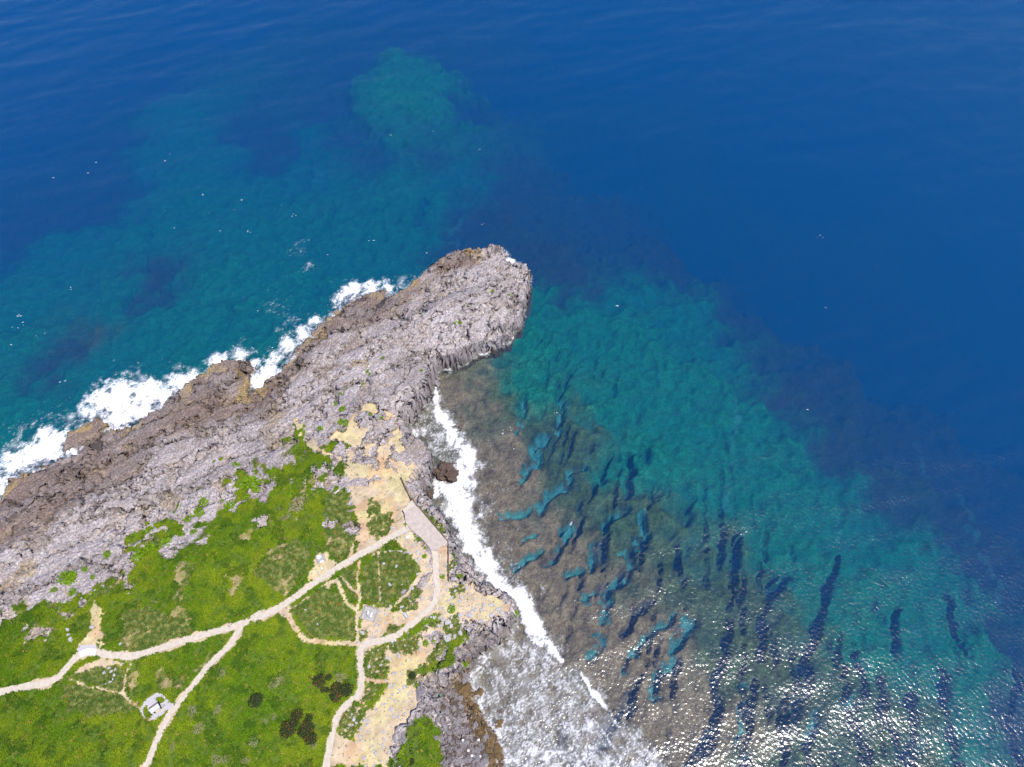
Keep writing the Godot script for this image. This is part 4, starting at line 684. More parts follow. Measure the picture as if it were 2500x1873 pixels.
func build_surface() -> void:
	var s := 1.6
	var x0 := -380.0
	var z0 := -520.0
	var w := int(760.0 / s) + 1
	var h := int(560.0 / s) + 1
	var swell := noise(41, 0.022, 2)
	var chop := noise(42, 0.07, 3)
	var verts := PackedVector3Array()
	var uvs := PackedVector2Array()
	for j in h:
		for i in w:
			var x := x0 + i * s
			var z := z0 + j * s
			# wave fronts lie across the view, a little turned
			var u := x * 0.94 - z * 0.34
			var v := x * 0.34 + z * 0.94
			var edge := smooth(0.0, 30.0, minf(minf(x - x0, x0 + w * s - x), minf(z - z0, z0 + h * s - z)))
			verts.append(Vector3(x, (swell.get_noise_2d(u * 0.5, v * 1.6) * 0.42 + chop.get_noise_2d(u * 0.55, v * 1.3) * 0.2) * edge, z))
			uvs.append(Vector2(u, v) / 62.0)
	var norms := PackedVector3Array(); norms.resize(w * h)
	for j in h:
		for i in w:
			var o := j * w + i
			norms[o] = Vector3(verts[j * w + maxi(i - 1, 0)].y - verts[j * w + mini(i + 1, w - 1)].y, 2.0 * s, verts[maxi(j - 1, 0) * w + i].y - verts[mini(j + 1, h - 1) * w + i].y).normalized()
	var idx := PackedInt32Array()
	for j in h - 1:
		for i in w - 1:
			var o := j * w + i
			idx.append_array([o, o + 1, o + w, o + 1, o + w + 1, o + w])
	var x1 := x0 + (w - 1) * s
	var z1 := z0 + (h - 1) * s
	var far := 3700.0
	for r in [[-far, -far, far, z0], [-far, z1, far, far], [-far, z0, x0, z1], [x1, z0, far, z1]]:
		var b := verts.size()
		for c in [[r[0], r[1]], [r[2], r[1]], [r[0], r[3]], [r[2], r[3]]]:
			verts.append(Vector3(c[0], 0, c[1])); norms.append(Vector3.UP)
			uvs.append(Vector2(c[0] * 0.94 - c[1] * 0.34, c[0] * 0.34 + c[1] * 0.94) / 62.0)
		idx.append_array([b, b + 1, b + 2, b + 1, b + 3, b + 2])
	var arr := []; arr.resize(Mesh.ARRAY_MAX)
	arr[Mesh.ARRAY_VERTEX] = verts; arr[Mesh.ARRAY_NORMAL] = norms
	arr[Mesh.ARRAY_TEX_UV] = uvs; arr[Mesh.ARRAY_INDEX] = idx
	var tangents := PackedFloat32Array(); tangents.resize(verts.size() * 4)
	for i in verts.size():
		tangents[i * 4] = 0.94; tangents[i * 4 + 2] = -0.34; tangents[i * 4 + 3] = 1.0
	arr[Mesh.ARRAY_TANGENT] = tangents
	var mesh := ArrayMesh.new()
	mesh.add_surface_from_arrays(Mesh.PRIMITIVE_TRIANGLES, arr)
	var m := StandardMaterial3D.new()
	m.transparency = BaseMaterial3D.TRANSPARENCY_ALPHA
	m.albedo_color = Color(.1, .3, .4, .02); m.roughness = 0.2
	var nt := NoiseTexture2D.new()
	nt.width = 1024; nt.height = 1024; nt.seamless = true; nt.as_normal_map = true; nt.bump_strength = 6.0
	nt.noise = noise(43, 0.034, 3)
	m.normal_enabled = true; m.normal_texture = nt; m.normal_scale = 0.28
	structure("sea", mesh, m)

func build_foam() -> void:
	# white water: a broken sheet on the sea, dense along the surf and in lace where it drains
	var s := 0.4
	var x0 := -215.0
	var z0 := -290.0
	var w := int(290.0 / s)
	var h := int(312.0 / s)
	var f := PackedFloat32Array(); f.resize(w * h)
	var discs := []
	for i in range(0, FOAMDISC.size(), 4): discs.append([Vector2(FOAMDISC[i], FOAMDISC[i + 1]), Vector2(FOAMDISC[i], FOAMDISC[i + 1]), FOAMDISC[i + 2], FOAMDISC[i + 2], FOAMDISC[i + 3]])
	for l in FOAMLINE:
		var p: PackedFloat32Array = l[0]
		for k in p.size() / 3 - 1: discs.append([Vector2(p[k * 3], p[k * 3 + 1]), Vector2(p[k * 3 + 3], p[k * 3 + 4]), p[k * 3 + 2], p[k * 3 + 5], l[1]])
	var wob := noise(51, 0.1, 4)
	for d in discs:
		var a: Vector2 = d[0]
		var b: Vector2 = d[1]
		var ab := b - a
		var r := maxf(d[2], d[3]) * 1.7 + 2.0
		for j in range(maxi(0, int((minf(a.y, b.y) - r - z0) / s)), mini(h - 1, int((maxf(a.y, b.y) + r - z0) / s)) + 1):
			for i in range(maxi(0, int((minf(a.x, b.x) - r - x0) / s)), mini(w - 1, int((maxf(a.x, b.x) + r - x0) / s)) + 1):
				var q := Vector2(x0 + i * s, z0 + j * s)
				var t := clampf((q - a).dot(ab) / maxf(ab.length_squared(), 0.001), 0.0, 1.0)
				var rad: float = lerpf(d[2], d[3], t)
				var dist := q.distance_to(a + ab * t) / rad
				dist += wob.get_noise_2d(q.x, q.y) * 0.55 + wob.get_noise_2d(q.x * 3.0, q.y * 3.0) * 0.25
				var v: float = d[4] * smooth(1.4, -0.05, dist)
				if v > 0.0:
					var o := j * w + i
					f[o] = maxf(f[o], v)
	for poly in [[LACE, 0.54], [LACE2, 0.45]]:
		var p := PackedVector2Array()
		for i in poly[0].size() / 2: p.append(Vector2(poly[0][i * 2], poly[0][i * 2 + 1]))
		for j in h:
			for i in w:
				var q := Vector2(x0 + i * s, z0 + j * s)
				if q.x > -70.0 and Geometry2D.is_point_in_polygon(q, p):
					f[j * w + i] = maxf(f[j * w + i], poly[1])
	var lace := noise(52, 0.34, 3, FastNoiseLite.TYPE_SIMPLEX_SMOOTH, FastNoiseLite.FRACTAL_RIDGED)
	lace.domain_warp_enabled = true; lace.domain_warp_amplitude = 11.0; lace.domain_warp_frequency = 0.09
	var puff := noise(53, 0.16, 4)
	var bump := noise(54, 0.5, 3)
	var verts := PackedVector3Array(); verts.resize(w * h)
	var cols := PackedColorArray(); cols.resize(w * h)
	for j in h:
		for i in w:
			var o := j * w + i
			var x := x0 + i * s
			var z := z0 + j * s
			var v := f[o]
			var sd := coast_sd[cell(x, z)] if x < 20.0 else -50.0
			if sd > -3.5 and sd < 2.0 and v < 0.6: v = maxf(v, 0.48 * smooth(-3.5, -1.0, sd) + wob.get_noise_2d(x, z) * 0.35)
			var a := 0.0
			if v > 0.02:
				var nn := (lace.get_noise_2d(x, z) - 0.31) * 1.0 + 0.5
				var pp := puff.get_noise_2d(x, z) * 0.75 + 0.5
				var t := 1.12 - v * 1.02
				var big := (lace.get_noise_2d(x * 0.36 + 300.0, z * 0.36) - 0.31) * 1.1 + 0.5
				var q := nn * 0.3 + big * 0.45 + pp * 0.25
				a = smooth(t - 0.26, t + 0.38, q)
				a = maxf(a, 0.3 * smooth(0.3, 0.9, v + (pp - 0.5) * 0.5))
			var w8 := smooth(0.15, 0.75, a)
			cols[o] = Color(lerpf(.6, .69, w8), lerpf(.62, .68, w8), lerpf(.62, .68, w8), a * lerpf(0.72, 0.97, smooth(0.5, 0.95, v)))
			verts[o] = Vector3(x, 0.34 + maxf(v, 0.0) * (0.35 + bump.get_noise_2d(x, z) * 0.5), z)
	var norms := PackedVector3Array(); norms.resize(w * h); norms.fill(Vector3.UP)
	for j in range(1, h - 1):
		for i in range(1, w - 1):
			var o := j * w + i
			if f[o] > 0.02: norms[o] = Vector3(verts[o - 1].y - verts[o + 1].y, 2.0 * s, verts[o - w].y - verts[o + w].y).normalized()
	# keep only the quads that carry foam
	var place := PackedInt32Array(); place.resize(w * h); place.fill(-1)
	var v2 := PackedVector3Array()
	var n2 := PackedVector3Array()
	var c2 := PackedColorArray()
	var idx := PackedInt32Array()
	for j in h - 1:
		for i in w - 1:
			var o := j * w + i
			if cols[o].a + cols[o + 1].a + cols[o + w].a + cols[o + w + 1].a > 0.03:
				for q in [o, o + 1, o + w, o + w + 1]:
					if place[q] < 0:
						place[q] = v2.size(); v2.append(verts[q]); n2.append(norms[q]); c2.append(cols[q])
				idx.append_array([place[o], place[o + 1], place[o + w], place[o + 1], place[o + w + 1], place[o + w]])
	var arr := []; arr.resize(Mesh.ARRAY_MAX)
	arr[Mesh.ARRAY_VERTEX] = v2; arr[Mesh.ARRAY_NORMAL] = n2; arr[Mesh.ARRAY_COLOR] = c2; arr[Mesh.ARRAY_INDEX] = idx
	var mesh := ArrayMesh.new()
	mesh.add_surface_from_arrays(Mesh.PRIMITIVE_TRIANGLES, arr)
	var m := StandardMaterial3D.new()
	m.vertex_color_use_as_albedo = true; m.transparency = BaseMaterial3D.TRANSPARENCY_ALPHA; m.roughness = 0.9; m.metallic_specular = 0.2
	var o := MeshInstance3D.new()
	o.name = "surf_foam"; o.mesh = mesh; o.material_override = m; add_child(o)
	tag(o, "white surf foam breaking along the rocky shore and draining over the reef", "foam", "", "stuff")

func build_flecks() -> void:
	# small whitecaps and flecks of foam out on the open water
	rng.seed = 55
	var st := SurfaceTool.new(); st.begin(Mesh.PRIMITIVE_TRIANGLES); st.set_smooth_group(-1)
	var rim := []
	for i in 9: rim.append(Vector3(cos(TAU * i / 9), 0.0, sin(TAU * i / 9)) * rng.randf_range(0.55, 1.0))
	for i in 9:
		for v in [Vector3(0, 0.3, 0), rim[i], rim[(i + 1) % 9]]: st.add_vertex(v)
	st.generate_normals()
	var rows := PackedFloat32Array()
	var crowd := noise(56, 0.012, 2)
	var tries := 0
	while rows.size() < 16 * 100 and tries < 40000:
		tries += 1
		var x := rng.randf_range(-260.0, 190.0)
		var z := rng.randf_range(-330.0, -60.0)
		if x < 20.0 and coast_sd[cell(x, z)] > -6.0: continue
		if x > 10.0 and rng.randf() < 0.88: continue
		if rng.randf() > 0.25 + crowd.get_noise_2d(x, z) * 1.2: continue
		for k in rng.randi_range(1, 3):
			var r := rng.randf_range(0.08, 0.24)
			row(rows, Vector3(x + rng.randf_range(-2, 2), 0.32, z + rng.randf_range(-1, 1)), Vector3(r * rng.randf_range(1.2, 3.0), r, r * 0.7), rng.randf_range(-0.5, 0.9), Color(.66, .68, .69))
	var m := plain(Color.WHITE, 0.9, 0.2)
	m.vertex_color_use_as_albedo = true
	scatter("whitecaps", "small white flecks of foam scattered over the open blue water", "foam", st.commit(), rows, m)

# ---------------------------------------------------------------- plants
func leafy(s: int, count: int, radius: Vector3, leaf: float, squash := 0.4) -> ArrayMesh:
	# leaf-sized faces spread through a dome-shaped crown
	var r := RandomNumberGenerator.new(); r.seed = s
	var st := SurfaceTool.new(); st.begin(Mesh.PRIMITIVE_TRIANGLES); st.set_smooth_group(-1)
	for i in count:
		var dir := Vector3(r.randfn(), absf(r.randfn()) * 0.8 + 0.05, r.randfn()).normalized()
		var q := dir * radius * pow(r.randf(), 0.4)
		q += Vector3(r.randf_range(-1, 1), r.randf_range(-0.5, 0.5), r.randf_range(-1, 1)) * radius.x * 0.12
		var up := (dir * squash + Vector3(r.randf_range(-.7, .7), 0.8, r.randf_range(-.7, .7))).normalized()
		var t := up.cross(Vector3(r.randf_range(-1, 1), r.randf_range(-1, 1), r.randf_range(-1, 1))).normalized()
		var b := up.cross(t)
		var l := leaf * r.randf_range(0.6, 1.3)
		var k := r.randf_range(0.6, 1.25)
		st.set_color(Color(k, k, k))
		var p := [q - t * l, q - b * l * 0.55 + up * l * 0.1, q + t * l, q + b * l * 0.55 + up * l * 0.1]
		for v in [p[0], p[1], p[2], p[0], p[2], p[3]]: st.add_vertex(v)
	st.generate_normals()
	return st.commit()

func scatter(called: String, label: String, category: String, mesh: Mesh, rows: PackedFloat32Array, m: Material) -> void:
	var mm := MultiMesh.new()
	mm.transform_format = MultiMesh.TRANSFORM_3D; mm.use_colors = true
	mm.mesh = mesh; mm.instance_count = rows.size() / 16
	mm.buffer = rows
	var o := MultiMeshInstance3D.new()
	o.name = numbered(called); o.multimesh = mm; o.material_override = m
	add_child(o); tag(o, label, category, "", "stuff")

func row(out: PackedFloat32Array, at: Vector3, s: Vector3, yaw: float, c: Color) -> void:
	var cs := cos(yaw)
	var sn := sin(yaw)
	out.append_array([cs * s.x, 0.0, sn * s.z, at.x, 0.0, s.y, 0.0, at.y, -sn * s.x, 0.0, cs * s.z, at.z, c.r, c.g, c.b, 1.0])

func build_cover() -> void:
	rng.seed = 61
	var tuft := leafy(62, 12, Vector3(0.5, 0.42, 0.5), 0.26)
	var bright := PackedFloat32Array()
	var dark := PackedFloat32Array()
	var dry := PackedFloat32Array()
	var n1 := noise(63, 0.03, 4)
	var n2 := noise(64, 0.16, 3)
	var n3 := noise(65, 0.5, 2)
	for j in range(0, GH):
		for i in range(0, GW):
			var o := j * GW + i
			var k := kind_m[o]
			if k < 1 or k == 5: continue
			var x := GX0 + i * STEP
			var z := GZ0 + j * STEP
			if z > 30.0 or x < -235.0: continue
			var q := 0.9 if k <= 3 else 0.3
			if k == 1: q = 0.025
			if k == 2 and green_m[o] < 5.0: q = 0.75
			if rng.randf() > q: continue
			x += rng.randf_range(-.3, .3); z += rng.randf_range(-.3, .3)
			var a := n1.get_noise_2d(x, z)
			var b := n2.get_noise_2d(x, z)
			var c := n3.get_noise_2d(x, z)
			var col: Color
			var sc := rng.randf_range(0.55, 1.0)
			if k == 2:
				col = Color(.095, .18, .009).lerp(Color(.18, .245, .013), clampf(0.42 + a * 1.3 + b * 0.6, 0, 1)).lerp(Color(.04, .095, .012), clampf(-b * 0.9 + c * 0.8 - 0.15, 0, 0.8))
				if n2.get_noise_2d(x * 0.7 + 80.0, z * 0.7) > 0.28: col = col.lerp(Color(.035, .085, .014), 0.55); sc *= 1.25
				if rng.randf() < 0.05: col = Color(.24, .21, .04)
				sc *= 1.0 + b * 0.8 + c * 0.35
			elif k == 3:
				col = Color(.075, .13, .02).lerp(Color(.24, .26, .075), clampf(0.2 + c * 1.3 + b * 0.6, 0, 1))
				if rng.randf() < 0.05: col = Color(.26, .17, .03)
				sc *= 1.0 + c * 0.5
			elif k == 4:
				col = Color(.15, .16, .04).lerp(Color(.3, .22, .1), rng.randf())
				sc *= 0.6
			else:
				col = Color(.12, .15, .02); sc *= 0.6
			var f := rng.randf_range(0.8, 1.2)
			col = Color(col.r * f, col.g * f, col.b * f)
			var at := Vector3(x, ground(x, z) - 0.05, z)
			var sz := Vector3(sc * 1.1, sc * rng.randf_range(0.8, 1.7), sc * 1.1)
			if k == 2: row(bright, at, sz, rng.randf() * TAU, col)
			elif k == 3: row(dark, at, sz, rng.randf() * TAU, col)
			else: row(dry, at, sz, rng.randf() * TAU, col)
	scatter("shrub_cover", "bright green low shrubs carpeting the plateau between footpaths and limestone", "shrubs", tuft, bright, mats.leaf)
	scatter("shrub_cover", "darker mottled green shrubs inside the loops of the dirt trails", "shrubs", tuft, dark, mats.leaf)
	scatter("grass", "sparse dry grass tufts on bare dirt and straw-coloured patches", "grass", tuft, dry, mats.leaf)

func build_plants() -> void:
	rng.seed = 66
	# single shrubs rooted in the bare limestone
	var crowns := []
	for v in 4: crowns.append(tinted(leafy(70 + v, 110, Vector3(1, 0.55, 1), 0.2), Color(.13, .22, .012)))
	for i in range(0, BUSH.size(), 3):
		var r := maxf(BUSH[i + 2], 0.6) * rng.randf_range(1.15, 1.4)
		var at := Vector3(BUSH[i], ground(BUSH[i], BUSH[i + 1]) + 0.15, BUSH[i + 1])
		var spur := at.z < -128.0
		var size := "small " if r < 1.15 else ("broad " if r > 2.2 else "")
		var spot := "rooted in grey limestone near the tip of the spur" if at.z < -165.0 else "rooted in limestone on the neck of the spur"
		if not spur: spot = "on the sloping western limestone above the brown shore" if at.x < -70.0 else "on the dirt or rocks near the plaza and headland"
		var o := thing("shrub", at, rng.randf() * TAU, size + "bright green shrub " + spot, "shrub", size + "shrubs " + spot)
		part("foliage", crowns[rng.randi() % 4], mats.leaf, o, Vector3.ZERO, Vector3.ZERO, Vector3(r * 1.15, r * 0.9, r * 0.9))
		part("stem", stem_mesh(0.5, 0.06), mats.bark, o, Vector3(0, -0.15, 0), Vector3.ZERO, Vector3.ONE * r)
	# grey-leaved dry shrubs
	var pale := []
	for v in 3: pale.append(tinted(leafy(80 + v, 150, Vector3(1, 0.6, 1), 0.13), Color(.22, .21, .11)))
	for i in range(0, DRY.size(), 3):
		var r := DRY[i + 2]
		var at := Vector3(DRY[i], ground(DRY[i], DRY[i + 1]) + 0.1, DRY[i + 1])
		var spot := "in the shrubs north of the long footpath" if at.z < -62.0 else ("beside the straight branch footpath" if at.x < -88.0 else "in the green field near the dark trees")
		var o := thing("dry_shrub", at, rng.randf() * TAU, "pale grey-brown half-bare shrub " + spot, "shrub", "pale shrubs " + spot)
		part("foliage", pale[rng.randi() % 3], mats.leaf, o, Vector3.ZERO, Vector3.ZERO, Vector3(r, r * 0.8, r * rng.randf_range(0.45, 0.9)))
		part("stem", stem_mesh(0.5, 0.08), mats.bark, o, Vector3(0, -0.2, 0), Vector3.ZERO, Vector3.ONE * r)
	# dark trees
	var dark := []
	for v in 4: dark.append(tinted(leafy(90 + v, 420, Vector3(1, 0.95, 1), 0.105, 0.8), Color(.038, .05, .02)))
	var rust: Mesh = tinted(leafy(96, 60, Vector3(0.95, 0.95, 0.95), 0.1, 0.8), Color(.2, .09, .03))
	for i in range(0, TREES.size(), 3):
		var r := TREES[i + 2]
		var at := Vector3(TREES[i], ground(TREES[i], TREES[i + 1]), TREES[i + 1])
		var o := thing("tree", at, rng.randf() * TAU, "dark small tree standing out of the bright green shrubs" if i < 45 else "dark small tree at the edge of the cliff", "tree", "dark trees on the plateau" if i < 45 else "dark trees at the cliff")
		var trunk := part("trunk", stem_mesh(1.0, 0.07), mats.bark, o, Vector3(0, -0.1, 0), Vector3.ZERO, Vector3(r, r * 0.8, r))
		for b in 4:
			part("branch", stem_mesh(0.7, 0.035), mats.bark, trunk, Vector3(0, 0.5, 0), Vector3(0.7, b * 1.6 + rng.randf(), 0.0))
		var cr := part("crown", dark[rng.randi() % 4], mats.leaf, o, Vector3(0, r * 0.55, 0), Vector3.ZERO, Vector3(r, r * rng.randf_range(0.7, 1.0), r * rng.randf_range(0.8, 1.0)))
		if i % 2 == 0: tag(part("dead_leaves", rust, mats.leaf, cr), "rust-brown dead leaves", "")

func tinted(m: ArrayMesh, c: Color) -> ArrayMesh:
	var a := m.surface_get_arrays(0)
	var k: PackedColorArray = a[Mesh.ARRAY_COLOR]
	for i in k.size(): k[i] = Color(k[i].r * c.r, k[i].g * c.g, k[i].b * c.b)
	a[Mesh.ARRAY_COLOR] = k
	var out := ArrayMesh.new()
	out.add_surface_from_arrays(Mesh.PRIMITIVE_TRIANGLES, a)
	return out

func stem_mesh(length: float, r: float) -> Mesh:
	var key := "stem%f_%f" % [length, r]
	if not mats.has(key):
		var c := CylinderMesh.new()
		c.height = length; c.bottom_radius = r; c.top_radius = r * 0.5; c.radial_segments = 7; c.rings = 1
		var st := SurfaceTool.new(); st.begin(Mesh.PRIMITIVE_TRIANGLES)
		st.append_from(c, 0, Transform3D(Basis(), Vector3(0, length * 0.5, 0)))
		mats[key] = st.commit()
	return mats[key]

# ---------------------------------------------------------------- rocks
func rock_mesh(s: int, rings := 7, segs := 11, jag := 0.35) -> ArrayMesh:
	var n := noise(s, 0.9, 3)
	var cellular := noise(s + 5, 0.75, 1, FastNoiseLite.TYPE_CELLULAR, FastNoiseLite.FRACTAL_NONE)
	var grid := []
	for j in rings + 1:
		var line := []
		for i in segs:
			var th := PI * j / rings
			var ph := TAU * i / segs
			var d := Vector3(sin(th) * cos(ph), cos(th), sin(th) * sin(ph))
			var k := 1.0 + n.get_noise_3dv(d * 1.4) * jag * 1.6 + cellular.get_noise_3dv(d * 1.5) * jag
			line.append(Vector3(d.x * k, clampf(d.y * k, -0.6, 0.75 + n.get_noise_3dv(d * 3.0) * 0.2), d.z * k))
		grid.append(line)
	var st := SurfaceTool.new(); st.begin(Mesh.PRIMITIVE_TRIANGLES); st.set_smooth_group(-1)
	for j in rings:
		for i in segs:
			var k := (i + 1) % segs
			if j > 0:
				for v in [grid[j][i], grid[j][k], grid[j + 1][i]]: st.add_vertex(v)
			if j < rings - 1:
				for v in [grid[j][k], grid[j + 1][k], grid[j + 1][i]]: st.add_vertex(v)
	st.generate_normals()
	return st.commit()

func where_rock(x: float, z: float, green: bool) -> String:
	if x < -105.0: return "in the stony patch beside the pale new pavement"
	if x < -62.0: return "in the shrubs by the long footpath"
	if z > -38.0: return "between the southern footpath and the cliff"
	if green and x < -28.0: return "inside the green trail loops"
	if x < -26.0: return "on the dirt round the paved monument"
	if x > -10.0: return "on the pointed headland above the surf"
	return "on the dirt between the curved footpath and the headland"

func build_rocks() -> void:
	rng.seed = 71
	var shapes := []
	for v in 8: shapes.append(rock_mesh(100 + v * 3))
	var big := []
	for v in 8: big.append(rock_mesh(200 + v * 3, 18, 28, 0.4))
	# white limestone knobs on the dirt and among the shrubs
	for i in range(0, WROCKS.size(), 3):
		var r := WROCKS[i + 2]
		var x := WROCKS[i]
		var z := WROCKS[i + 1]
		var k := kind_m[cell(x, z)]
		var green := k == 2 or k == 3
		var o := part("limestone_rock", shapes[rng.randi() % 8], mats.rock_pale, self, Vector3(x, ground(x, z) + (0.5 if green else 0.12), z), Vector3(rng.randf_range(-.2, .2), rng.randf() * TAU, rng.randf_range(-.2, .2)), Vector3(r * 1.15, r * rng.randf_range(0.55, 0.9), r * 0.8))
		o.name = numbered("limestone_rock") if i > 0 else "limestone_rock"
		if i == 0: used["limestone_rock"] = 0
		var place := where_rock(x, z, green)
		tag(o, ("large " if r > 1.0 else "") + "whitish limestone rock " + place, "rock", ("large white rocks " if r > 1.0 else "white rocks ") + place)
	var placed := 0
	var tries := 0
	while placed < 190 and tries < 60000:
		tries += 1
		var x := rng.randf_range(-80.0, 8.0)
		var z := rng.randf_range(-90.0, -14.0)
		var c := cell(x, z)
		if kind_m[c] != 1: continue
		var east := x > -48.0 + (-z - 40.0) * 0.1
		if not east and rng.randf() < 0.93: continue
		if height[c] < 14.0: continue
		var r := rng.randf_range(0.3, 0.75)
		var o := part("limestone_rock", shapes[rng.randi() % 8], mats.rock_pale, self, Vector3(x, ground(x, z) + 0.05, z), Vector3(rng.randf_range(-.2, .2), rng.randf() * TAU, 0), Vector3(r * 1.2, r * 0.7, r * 0.85))
		o.name = numbered("limestone_rock")
		var place := where_rock(x, z, false)
		tag(o, "small whitish limestone rock " + place, "rock", "small white rocks " + place)
		placed += 1
	var rows := PackedFloat32Array()
	tries = 0
	while rows.size() < 16 * 700 and tries < 200000:
		tries += 1
		var x := rng.randf_range(-90.0, 8.0)
		var z := rng.randf_range(-128.0, -12.0)
		var c := cell(x, z)
		if kind_m[c] != 1 or height[c] < 9.0: continue
		if x < -50.0 and rng.randf() < 0.85: continue
		var r := rng.randf_range(0.1, 0.3)
		var t := rng.randf_range(0.8, 1.15)
		row(rows, Vector3(x, ground(x, z) + 0.02, z), Vector3(r * 1.2, r * 0.8, r), rng.randf() * TAU, Color(.62 * t, .57 * t, .52 * t))
	scatter("loose_stones", "small loose pale stones strewn over the bare dirt", "stones", rock_mesh(333, 4, 6), rows, mats.stone_tint)
	# boulders on the low shore
	var names := ["huge rounded grey-brown boulder in the white surf below the plaza cliff", "dark brown boulder wedged in the cleft under the cliff above the surf"]
	for i in range(0, BOULDERS.size(), 4):
		var k := i / 4
		var r := BOULDERS[i + 2]
		var b := BOULDERS[i + 3]
		var x := BOULDERS[i]
		var z := BOULDERS[i + 1]
		var m: Material = mats.rock_ochre if b > 0.75 and k != 1 else (mats.rock_brown if b > 0.5 else mats.rock)
		var y := maxf(ground(x, z), -0.2)
		var o := part("boulder", big[(k * 3 + 1) % 8], m, self, Vector3(x, y + r * (0.4 if k < 2 else 0.15), z), Vector3(rng.randf_range(-.25, .25), rng.randf() * TAU, rng.randf_range(-.25, .25)), Vector3(r * 1.15, r * (1.0 if k < 2 else 0.75), r * 0.9) * (1.35 if k == 0 else 1.0))
		o.name = numbered("boulder")
		if k < 2: tag(o, names[k], "boulder")
		elif y < 0.3: tag(o, "brown boulder awash in the foam off the rubble beach", "boulder", "boulders in the foam")
		elif b > 0.75: tag(o, "ochre-brown boulder at the waterline of the rubble beach", "boulder", "ochre boulders on the shore")
		else: tag(o, "grey boulder lying on the rubble beach below the cliff", "boulder", "grey boulders on the beach")
	var so := part("sea_rock", big[3], mats.rock_brown, self, Vector3(SEAROCK.x, -0.1, SEAROCK.y), Vector3(0, 1, 0), Vector3(1.6, 0.9, 1.1))
	tag(so, "lone small brown rock breaking the reef water beside the surf", "rock")
	# rubble of the beach
	rows = PackedFloat32Array()
	tries = 0
	var singles := 0
	while rows.size() < 16 * 2600 and tries < 200000:
		tries += 1
		var x := rng.randf_range(-62.0, 4.0)
		var z := rng.randf_range(-48.0, -8.0)
		var c := cell(x, z)
		if kind_m[c] != 0 or height[c] > 9.0 or height[c] < 0.1: continue
		var sd := coast_sd[c]
		var t := rng.randf_range(0.75, 1.2)
		var col := Color(.3, .27, .265)
		if sd < 5.0: col = Color(.22, .15, .08)
		elif rng.randf() < 0.3: col = Color(.2, .15, .125)
		elif rng.randf() < 0.12: col = Color(.42, .4, .42)
		if singles < 150 and rng.randf() < 0.2:
			var r := rng.randf_range(0.6, 1.3)
			var grey := rng.randf() < 0.7
			var o := part("beach_rock", shapes[rng.randi() % 8], mats.rock_ochre if sd < 5.0 else (mats.rock if grey else mats.rock_brown), self, Vector3(x, height[c] + 0.1, z), Vector3(rng.randf_range(-.3, .3), rng.randf() * TAU, rng.randf_range(-.3, .3)), Vector3(r * 1.1, r * 0.75, r * 0.9))
			o.name = numbered("beach_rock")
			var hue := "ochre rock in the wet fringe of the rubble beach" if sd < 5.0 else ("angular grey rock in the rubble below the cliff" if grey else "angular brown rock in the rubble below the cliff")
			hue = ("large " if r > 1.05 else "") + hue
			tag(o, hue, "rock", "look-alikes of the " + hue)
			singles += 1
		else:
			var r := rng.randf_range(0.2, 0.6)
			row(rows, Vector3(x, ground(x, z) + 0.05, z), Vector3(r * 1.2, r * 0.8, r), rng.randf() * TAU, Color(col.r * t, col.g * t, col.b * t))
	scatter("beach_rubble", "small grey and brown stones of the rubble beach below the cliff", "stones", rock_mesh(344, 5, 7), rows, mats.stone_tint)

# ---------------------------------------------------------------- built things
func bevel_box(size: Vector3, bevel := 0.03) -> ArrayMesh:
	var st := SurfaceTool.new(); st.begin(Mesh.PRIMITIVE_TRIANGLES); st.set_smooth_group(-1)
	var h := size * 0.5
	var i := Vector3(h.x - bevel, h.y - bevel, h.z - bevel)
	var quad := func(a: Vector3, b: Vector3, c: Vector3, d: Vector3) -> void:
		var n := (b - a).cross(c - a)
		var q := [a, b, c, a, c, d]
		if n.dot(a + b + c + d) > 0: q = [a, c, b, a, d, c]
		for v in q: st.add_vertex(v)
	for s in [-1.0, 1.0]:
		quad.call(Vector3(s * h.x, -i.y, -i.z), Vector3(s * h.x, i.y, -i.z), Vector3(s * h.x, i.y, i.z), Vector3(s * h.x, -i.y, i.z))
		quad.call(Vector3(-i.x, s * h.y, -i.z), Vector3(i.x, s * h.y, -i.z), Vector3(i.x, s * h.y, i.z), Vector3(-i.x, s * h.y, i.z))
		quad.call(Vector3(-i.x, -i.y, s * h.z), Vector3(i.x, -i.y, s * h.z), Vector3(i.x, i.y, s * h.z), Vector3(-i.x, i.y, s * h.z))
		for t in [-1.0, 1.0]:
			quad.call(Vector3(s * h.x, t * i.y, -i.z), Vector3(s * i.x, t * h.y, -i.z), Vector3(s * i.x, t * h.y, i.z), Vector3(s * h.x, t * i.y, i.z))
			quad.call(Vector3(s * h.x, -i.y, t * i.z), Vector3(s * i.x, -i.y, t * h.z), Vector3(s * i.x, i.y, t * h.z), Vector3(s * h.x, i.y, t * i.z))
			quad.call(Vector3(-i.x, s * h.y, t * i.z), Vector3(-i.x, s * i.y, t * h.z), Vector3(i.x, s * i.y, t * h.z), Vector3(i.x, s * h.y, t * i.z))
			for u in [-1.0, 1.0]:
				var a := Vector3(s * h.x, t * i.y, u * i.z)
				var b := Vector3(s * i.x, t * h.y, u * i.z)
				var c := Vector3(s * i.x, t * i.y, u * h.z)
				var q := [a, b, c] if (b - a).cross(c - a).dot(a + b + c) < 0 else [a, c, b]
				for v in q: st.add_vertex(v)
	st.generate_normals()
	return st.commit()

